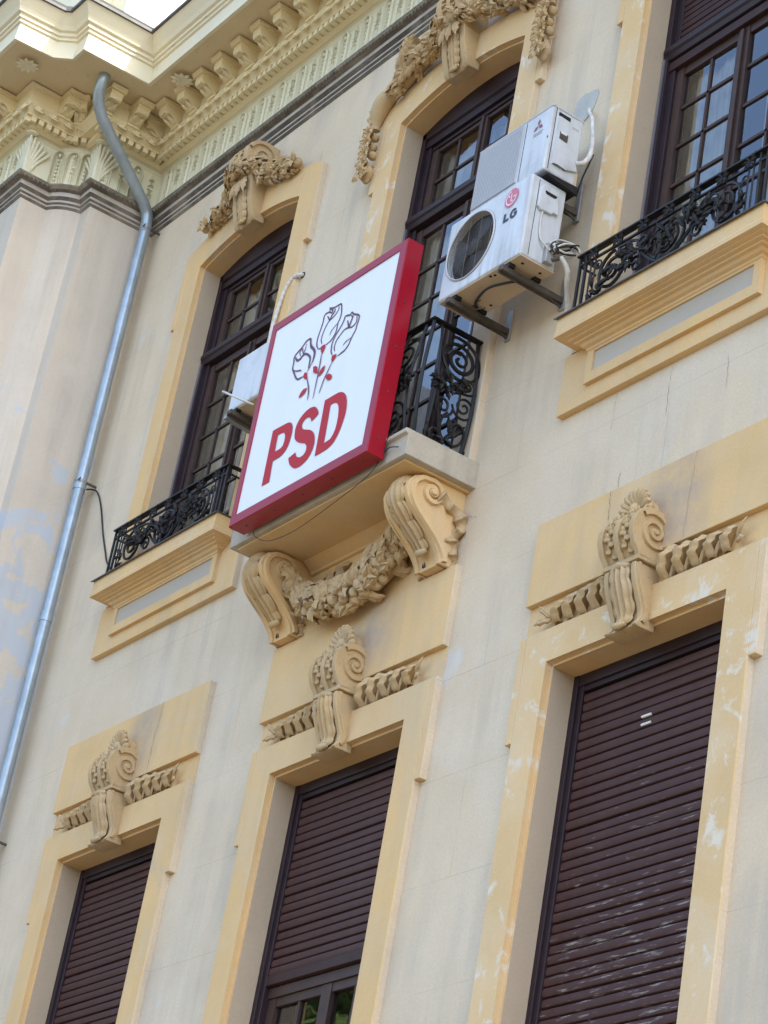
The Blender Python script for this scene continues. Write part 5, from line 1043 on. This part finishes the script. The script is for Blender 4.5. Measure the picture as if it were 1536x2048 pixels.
    G += [(gx + 0.014 * math.cos(a), gz + 0.017 * math.sin(a)) for a in [0.65 + k * 0.28 for k in range(16, -1, -1)]]
    flat_fill([G], y0 - 0.0025).build('letter', 'ink', root)
    # service cover on the side
    x = x1
    cv = MB(); pts = [(-0.345, 10.145), (-0.345, 10.27), (-0.325, 10.30), (-0.29, 10.312), (-0.235, 10.305), (-0.205, 10.28), (-0.195, 10.15), (-0.23, 10.15), (-0.24, 10.135), (-0.32, 10.128)]
    cv.prism_x(pts, x - 0.002, x + 0.022); cv.build('service_cover', 'white', root, bevel=0.006)
    MB().prism_x([(-0.31, 10.268), (-0.225, 10.268), (-0.225, 10.255), (-0.24, 10.245), (-0.30, 10.245), (-0.31, 10.255)], x + 0.021, x + 0.0235).build('handle_slot', 'acdark', root)
    MB().box(x + 0.0005, x + 0.0015, y0 + 0.054, y0 + 0.058, z0 + 0.02, z1 - 0.02).build('panel_seam', 'acdark', root)
    MB().tube(catmull([(x + 0.01, -0.30, 10.13), (x + 0.014, -0.305, 10.05), (x + 0.012, -0.29, 9.95), (x + 0.03, -0.25, 9.90), (x + 0.04, -0.20, 9.87)], 6), 0.006, 6).build('power_cable', 'wrap', root, 179)
    r = random.Random(3)
    for k in range(6):
        P_ = [(x + 0.05 + 0.035 * math.cos(a + k) + 0.01 * r.random(), -0.14 + 0.085 * math.cos(a) + 0.01 * r.random(), 9.93 + 0.055 * math.sin(a + 0.3 * k)) for a in [2 * PI * j / 14 for j in range(13)]]
        MB().tube(catmull(P_, 3), 0.006, 5).build('cable_coil', 'cable' if k % 2 else 'wrap', root, 179)
    MB().box(x, x + 0.035, -0.245, -0.19, 9.80, 9.93).build('valve_block', 'galv', root, bevel=0.005)
    for zz in (9.83, 9.88): MB().tube([(x + 0.02, -0.20, zz), (x + 0.075, -0.18, zz)], 0.013, 8).build('valve', 'steel', root, 40)
    MB().tube(catmull([(x + 0.06, -0.16, 9.86), (x + 0.06, -0.10, 9.80), (x + 0.02, -0.06, 9.74), (x - 0.03, 0.0, 9.66), (x - 0.06, 0.03, 9.60)], 6), 0.016, 7).build('pipe', 'wrap', root, 179)
    for xx in (1.03, 1.545):
        bracket_arm(root, xx, -0.425, 0.030, 9.735); MB().box(xx - 0.03, xx + 0.03, -0.39, -0.345, 9.753, 9.782).build('foot', 'acdark', root); MB().box(xx - 0.03, xx + 0.03, -0.20, -0.155, 9.753, 9.782).build('foot', 'acdark', root)
    MB().tube(catmull([(1.068, -0.22, 9.778), (1.075, -0.25, 9.755), (1.16, -0.30, 9.748), (1.30, -0.33, 9.747), (1.42, -0.30, 9.744), (1.52, -0.26, 9.74)], 6), 0.009, 6).build('drain_hose', 'cable', root, 179)
    MB().tube([(1.068, -0.22, 9.785), (1.068, -0.22, 9.765)], 0.016, 8).build('drain_spout', 'galv', root)
    for (xx, yy2) in ((1.62, -0.33), (1.62, -0.20), (1.13, -0.18), (1.40, -0.36), (1.37, -0.37)): MB().tube([(xx, yy2, z0 - 0.004), (xx, yy2, z0 - 0.0085)], 0.010, 8).build('drain_hole', 'acdark', root)
    r = random.Random(7)
    for (a, b) in ((1.10, -0.26), (1.06, -0.19), (1.03, -0.25)): MB().prism_y([(a, z0 - 0.0085), (a + r.uniform(0.02, 0.06), z0 - 0.0085), (a + 0.02, z0 - 0.0062)], b, b + 0.006).build('vent_slot', 'acdark', root)
unit_big()
def unit_mid():
    x0, x1, y0, y1, z0, z1 = 0.985, 1.700, -0.352, -0.115, 10.405, 10.878
    root = empty('air_conditioner', (1.34, -0.23, 10.36)); tag(root, 'grey white air conditioner unit with square grille and faded three diamond logo, topmost of two', 'air conditioner', 'outdoor air conditioner units')
    MB().box(x0, x1, y0, y1, z0, z1).build('body', 'white', root, bevel=0.012)
    gx0, gx1, gz0, gz1 = x0 + 0.018, x0 + 0.452, z0 + 0.022, z1 - 0.028
    gr = MB().box(gx0, gx1, y0 - 0.004, y0 + 0.002, gz0, gz1).build('grille_back', 'acgrey', root)
    sl = MB(); n = 44
    for k in range(n): z = gz0 + 0.005 + (gz1 - gz0 - 0.010) * k / (n - 1); sl.box(gx0 + 0.004, gx1 - 0.004, y0 - 0.010, y0 - 0.003, z - 0.0026, z + 0.0026)
    tag(sl.build('grille_bars', 'grille', root), kind='stuff')
    vb = MB()
    for k in range(26): x = gx0 + 0.004 + (gx1 - gx0 - 0.008) * k / 25; vb.box(x - 0.002, x + 0.002, y0 - 0.0115, y0 - 0.0042, gz0 + 0.002, gz1 - 0.002)
    tag(vb.build('grille_bars', 'grille', root), kind='stuff')
    MB().box(x0 + 0.470, x0 + 0.474, y0 - 0.0015, y0 + 0.001, z0 + 0.02, z1 - 0.02).build('panel_seam', 'acdark', root)
    MB().box(x1 - 0.004, x1 + 0.0015, y0 + 0.028, y0 + 0.032, z0 + 0.02, z1 - 0.012).build('panel_seam', 'acdark', root)
    MB().box(x0 - 0.003, x1 + 0.004, y0 - 0.004, y1 + 0.003, z1 - 0.012, z1 + 0.004).build('top_cover', 'acgrey', root, bevel=0.006)
    # three diamonds
    lx, lz, s = 1.582, 10.775, 0.030
    for a in (PI / 2, PI / 2 + 2 * PI / 3, PI / 2 - 2 * PI / 3):
        d = Vector((math.cos(a), math.sin(a))); q = Vector((-d.y, d.x)); C_ = Vector((lx, lz)); P_ = [C_, C_ + d * s * 0.86 + q * s * 0.5, C_ + d * s * 1.73, C_ + d * s * 0.86 - q * s * 0.5]
        MB().add([(p.x, y0 - 0.002, p.y) for p in P_], [(0, 1, 2, 3)]).build('diamond', 'mred', root)
    ft = MB()
    for k in range(10): ft.box(1.542 + k * 0.0092, 1.5475 + k * 0.0092, y0 - 0.002, y0 - 0.001, 10.719, 10.728)
    for k in range(8): ft.box(1.545 + k * 0.0105, 1.552 + k * 0.0105, y0 - 0.002, y0 - 0.001, 10.704, 10.713)
    ft.build('faded_lettering', 'faint', root)
    MB().box(1.693 - 0.004, 1.693 + 0.002, y0 - 0.003, y0, 10.635, 10.647).build('screw', 'acdark', root)
    # side: service cover with slots
    x = x1
    cv = MB(); secs = []
    for (ya, yb_, zz, o) in ((-0.312, -0.218, 10.842, 0.006), (-0.314, -0.216, 10.80, 0.014), (-0.314, -0.212, 10.66, 0.016), (-0.312, -0.19, 10.60, 0.018), (-0.308, -0.13, 10.545, 0.020), (-0.304, -0.118, 10.50, 0.022), (-0.302, -0.20, 10.47, 0.020)):
        secs.append([(x - 0.002, ya, zz), (x + o * 0.7, ya + 0.006, zz), (x + o, (ya + yb_) / 2 - 0.02, zz), (x + o * 0.7, yb_ - 0.006, zz), (x - 0.002, yb_, zz)])
    cv.loft(secs); cv.build('service_cover', 'white', root, 40)
    MB().box(x + 0.006, x + 0.0125, -0.308, -0.222, 10.815, 10.838).build('handle_slot', 'acdark', root)
    MB().box(x + 0.014, x + 0.0185, -0.285, -0.225, 10.655, 10.705).build('label_plate', 'steel', root); MB().box(x + 0.0175, x + 0.0192, -0.28, -0.236, 10.695, 10.712).build('label_sticker', 'signw', root)
    for k in range(4): MB().box(x + 0.0002, x + 0.0012, -0.19 + k * 0.012, -0.184 + k * 0.012, 10.785, 10.80).build('side_mark', 'faint', root)
    # pipe to the hole in the wall
    MB().tube(catmull([(x + 0.0, -0.13, 10.56), (x + 0.03, -0.09, 10.58), (x + 0.035, -0.06, 10.66), (x + 0.02, -0.05, 10.78), (x - 0.03, -0.03, 10.90), (x - 0.09, 0.0, 11.02), (x - 0.16, 0.02, 11.12), (x - 0.205, 0.05, 11.185)], 6), [0.016] * 20 + [0.012] * 23, 7).build('pipe', 'wrap', root, 179)
    MB().tube([(1.495, YW + 0.02, 11.19), (1.495, YW - 0.004, 11.19)], 0.022, 10).build('wall_hole', 'acdark', root)
    # brackets and the black tray below
    for xx in (1.09, 1.555):
        bracket_arm(root, xx, -0.36, 0.025, 10.355, 0.22); MB().box(xx - 0.03, xx + 0.03, -0.345, -0.30, 10.374, 10.404).build('foot', 'acdark', root)
    MB().prism_x([(-0.33, 10.385), (-0.33, 10.372), (-0.10, 10.345), (-0.10, 10.40)], 1.59, 1.715).build('drip_tray', 'acdark', root)
    MB().prism_x([(-0.27, 10.47), (-0.115, 10.52), (-0.10, 10.50), (-0.10, 10.37), (-0.13, 10.375), (-0.20, 10.42)], x - 0.01, x - 0.004).build('pipe_flap', 'under', root)
    MB().tube([(x - 0.06, -0.05, 10.40), (x - 0.05, -0.03, 10.55), (x - 0.05, 0.02, 10.74)], 0.006, 5).build('power_cable', 'cable', root, 179)
unit_mid()
def unit_left():
    x0, x1, y0, y1, z0, z1 = -1.735, -0.97, -0.302, -0.055, 10.075, 10.508
    root = empty('air_conditioner', (-1.35, -0.18, 10.02)); tag(root, 'pale air conditioner unit half hidden behind the square sign', 'air conditioner', 'outdoor air conditioner units')
    MB().box(x0, x1, y0, y1, z0, z1).build('body', 'white', root, bevel=0.014)
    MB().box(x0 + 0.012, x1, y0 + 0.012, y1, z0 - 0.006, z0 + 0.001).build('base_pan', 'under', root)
    for xx in (-1.64, -1.08): bracket_arm(root, xx, -0.335, 0.025, 10.035); MB().box(xx - 0.03, xx + 0.03, -0.30, -0.26, 10.053, 10.072).build('foot', 'acdark', root)
    MB().tube([(-1.673, -0.40, 10.177), (-1.52, -0.355, 10.085), (-1.357, -0.31, 9.99)], 0.008, 6).build('loose_rod', 'wrap', root, 179)
    MB().prism_x([(-0.315, 10.055), (-0.315, 10.020), (-0.02, 10.0), (-0.02, 10.055)], -1.745, -1.70).build('side_rail', 'galv', root, bevel=0.004)
    P_ = [(-1.735, 0.05, 11.395), (-1.745, 0.01, 11.385), (-1.80, -0.005, 11.36), (-1.855, -0.01, 11.29), (-1.875, -0.015, 11.20), (-1.885, -0.02, 11.08), (-1.88, -0.03, 10.95), (-1.80, -0.06, 10.70), (-1.60, -0.08, 10.55), (-1.45, -0.10, 10.45)]
    C_ = catmull(P_, 8); MB().tube(C_, [0.0145 + 0.003 * math.sin(j * 1.7) for j in range(len(C_))], 8).build('pipe', 'wrap', root, 60)
    MB().tube([(-1.733, YW + 0.02, 11.395), (-1.733, YW - 0.004, 11.395)], 0.026, 10).build('wall_hole', 'acdark', root)
unit_left()

# ================================================================== drainpipe and cables
dp = empty('drainpipe', (-4.41, -0.075, 0.13)); tag(dp, 'grey zinc drainpipe in the corner between the wall and the projecting wing', 'drainpipe')
C1 = catmull([(-4.10, -0.885, 13.96), (-4.115, -0.885, 13.88), (-4.15, -0.875, 13.80), (-4.19, -0.835, 13.715), (-4.225, -0.76, 13.63)], 6)
C2 = [Vector((-4.225, -0.76, 13.63)).lerp(Vector((-4.385, -0.165, 13.20)), t) for t in (0.33, 0.66)]
C3 = catmull([(-4.385, -0.165, 13.20), (-4.405, -0.10, 13.13), (-4.41, -0.078, 13.04), (-4.41, -0.076, 12.95)], 5)
MB().tube(C1 + C2 + C3, 0.048, 16).build('swan_neck', 'zinc', dp, 179)
z = 12.96
for zz in (10.55, 9.40, 6.4, 3.3, 0.14):
    MB().tube([(-4.41, -0.075, z), (-4.41, -0.075, zz + 0.02)], 0.046, 18).build('pipe_length', 'zinc', dp, 50)
    MB().tube([(-4.41, -0.075, zz - 0.035), (-4.41, -0.075, zz + 0.04)], 0.0505, 18).build('pipe_joint', 'zinc', dp, 50); z = zz
for zz in (12.98, 10.58, 7.6, 4.5):
    MB().tube([(-4.41, -0.075, zz - 0.012), (-4.41, -0.075, zz + 0.012)], 0.0530, 18).build('clamp', 'galv', dp, 50)
    MB().box(-4.38, -4.365, -0.07, YW + 0.02, zz - 0.008, zz + 0.008).build('clamp_stay', 'steel', dp); MB().tube([(-4.372, -0.115, zz), (-4.33, -0.118, zz)], 0.006, 5).build('clamp_bolt', 'steel', dp)
cb = MB().tube(catmull([(-4.40, -0.02, 10.545), (-4.36, 0.02, 10.545), (-4.28, 0.03, 10.49), (-4.17, 0.035, 10.33), (-4.02, 0.037, 10.05), (-3.90, 0.035, 9.86), (-3.815, 0.03, 9.74), (-3.65, 0.02, 9.58), (-3.50, -0.03, 9.43)], 8), 0.0065, 6).build('wall_cable', 'cable', None, 179)
tag(cb, 'dark cable looping from the drainpipe down to the window sill', 'cable')

# ================================================================== trees across the street (seen only mirrored in the panes)
def tree(x, y, h, seed, label):
    root = empty('tree', (x, y, 0.0)); tag(root, label, 'tree', 'street trees along the road'); r = random.Random(seed)
    tr = MB(); tr.tube([(x, y, -0.02), (x + 0.05, y, 1.5), (x - 0.1, y + 0.1, h * 0.4), (x, y, h * 0.85)], [0.32, 0.24, 0.17, 0.04], 10); ends = []
    for k in range(9):
        a = k * 0.8 + r.random(); z = h * r.uniform(0.32, 0.65); L = r.uniform(1.4, 2.6); e = (x + L * math.cos(a), y + L * math.sin(a), z + r.uniform(1.0, 2.4)); ends.append(e)
        tr.tube([(x, y, z), (x + L * 0.5 * math.cos(a), y + L * 0.5 * math.sin(a), z + 0.8), e], [0.11, 0.07, 0.03], 6)
    tr.build('trunk', 'bark', root, 60); cr = MB(); cl = ends + [(x + r.gauss(0, 1.0), y + r.gauss(0, 1.0), h * r.uniform(0.62, 0.97)) for k in range(16)]
    for c in cl:
        R_ = r.uniform(0.7, 1.2)
        for k in range(150):
            d = Vector((r.gauss(0, 1), r.gauss(0, 1), r.gauss(0, 0.8))); d = d.normalized() * R_ * r.uniform(0.4, 1.0); p = Vector(c) + d; q = Vector((r.gauss(0, 1), r.gauss(0, 1), r.gauss(0, 1))).normalized(); s_ = r.uniform(0.09, 0.17); u = q.orthogonal().normalized(); v = q.cross(u)
            cr.add([p - u * s_, p + v * s_ * 0.5, p + u * s_, p - v * s_ * 0.5], [(0, 1, 2, 3)])
    cr.build('crown', 'leaf', root, fix=True)
tree(-13.2, -7.9, 17.5, 1, 'tall leafy street tree on the pavement, mirrored in the balcony window')
tree(-18.5, -11.5, 15.5, 2, 'leafy street tree at the edge of the road beyond the wing')
tree(-25.0, -13.5, 16.0, 3, 'leafy street tree farthest along the road from the balcony')
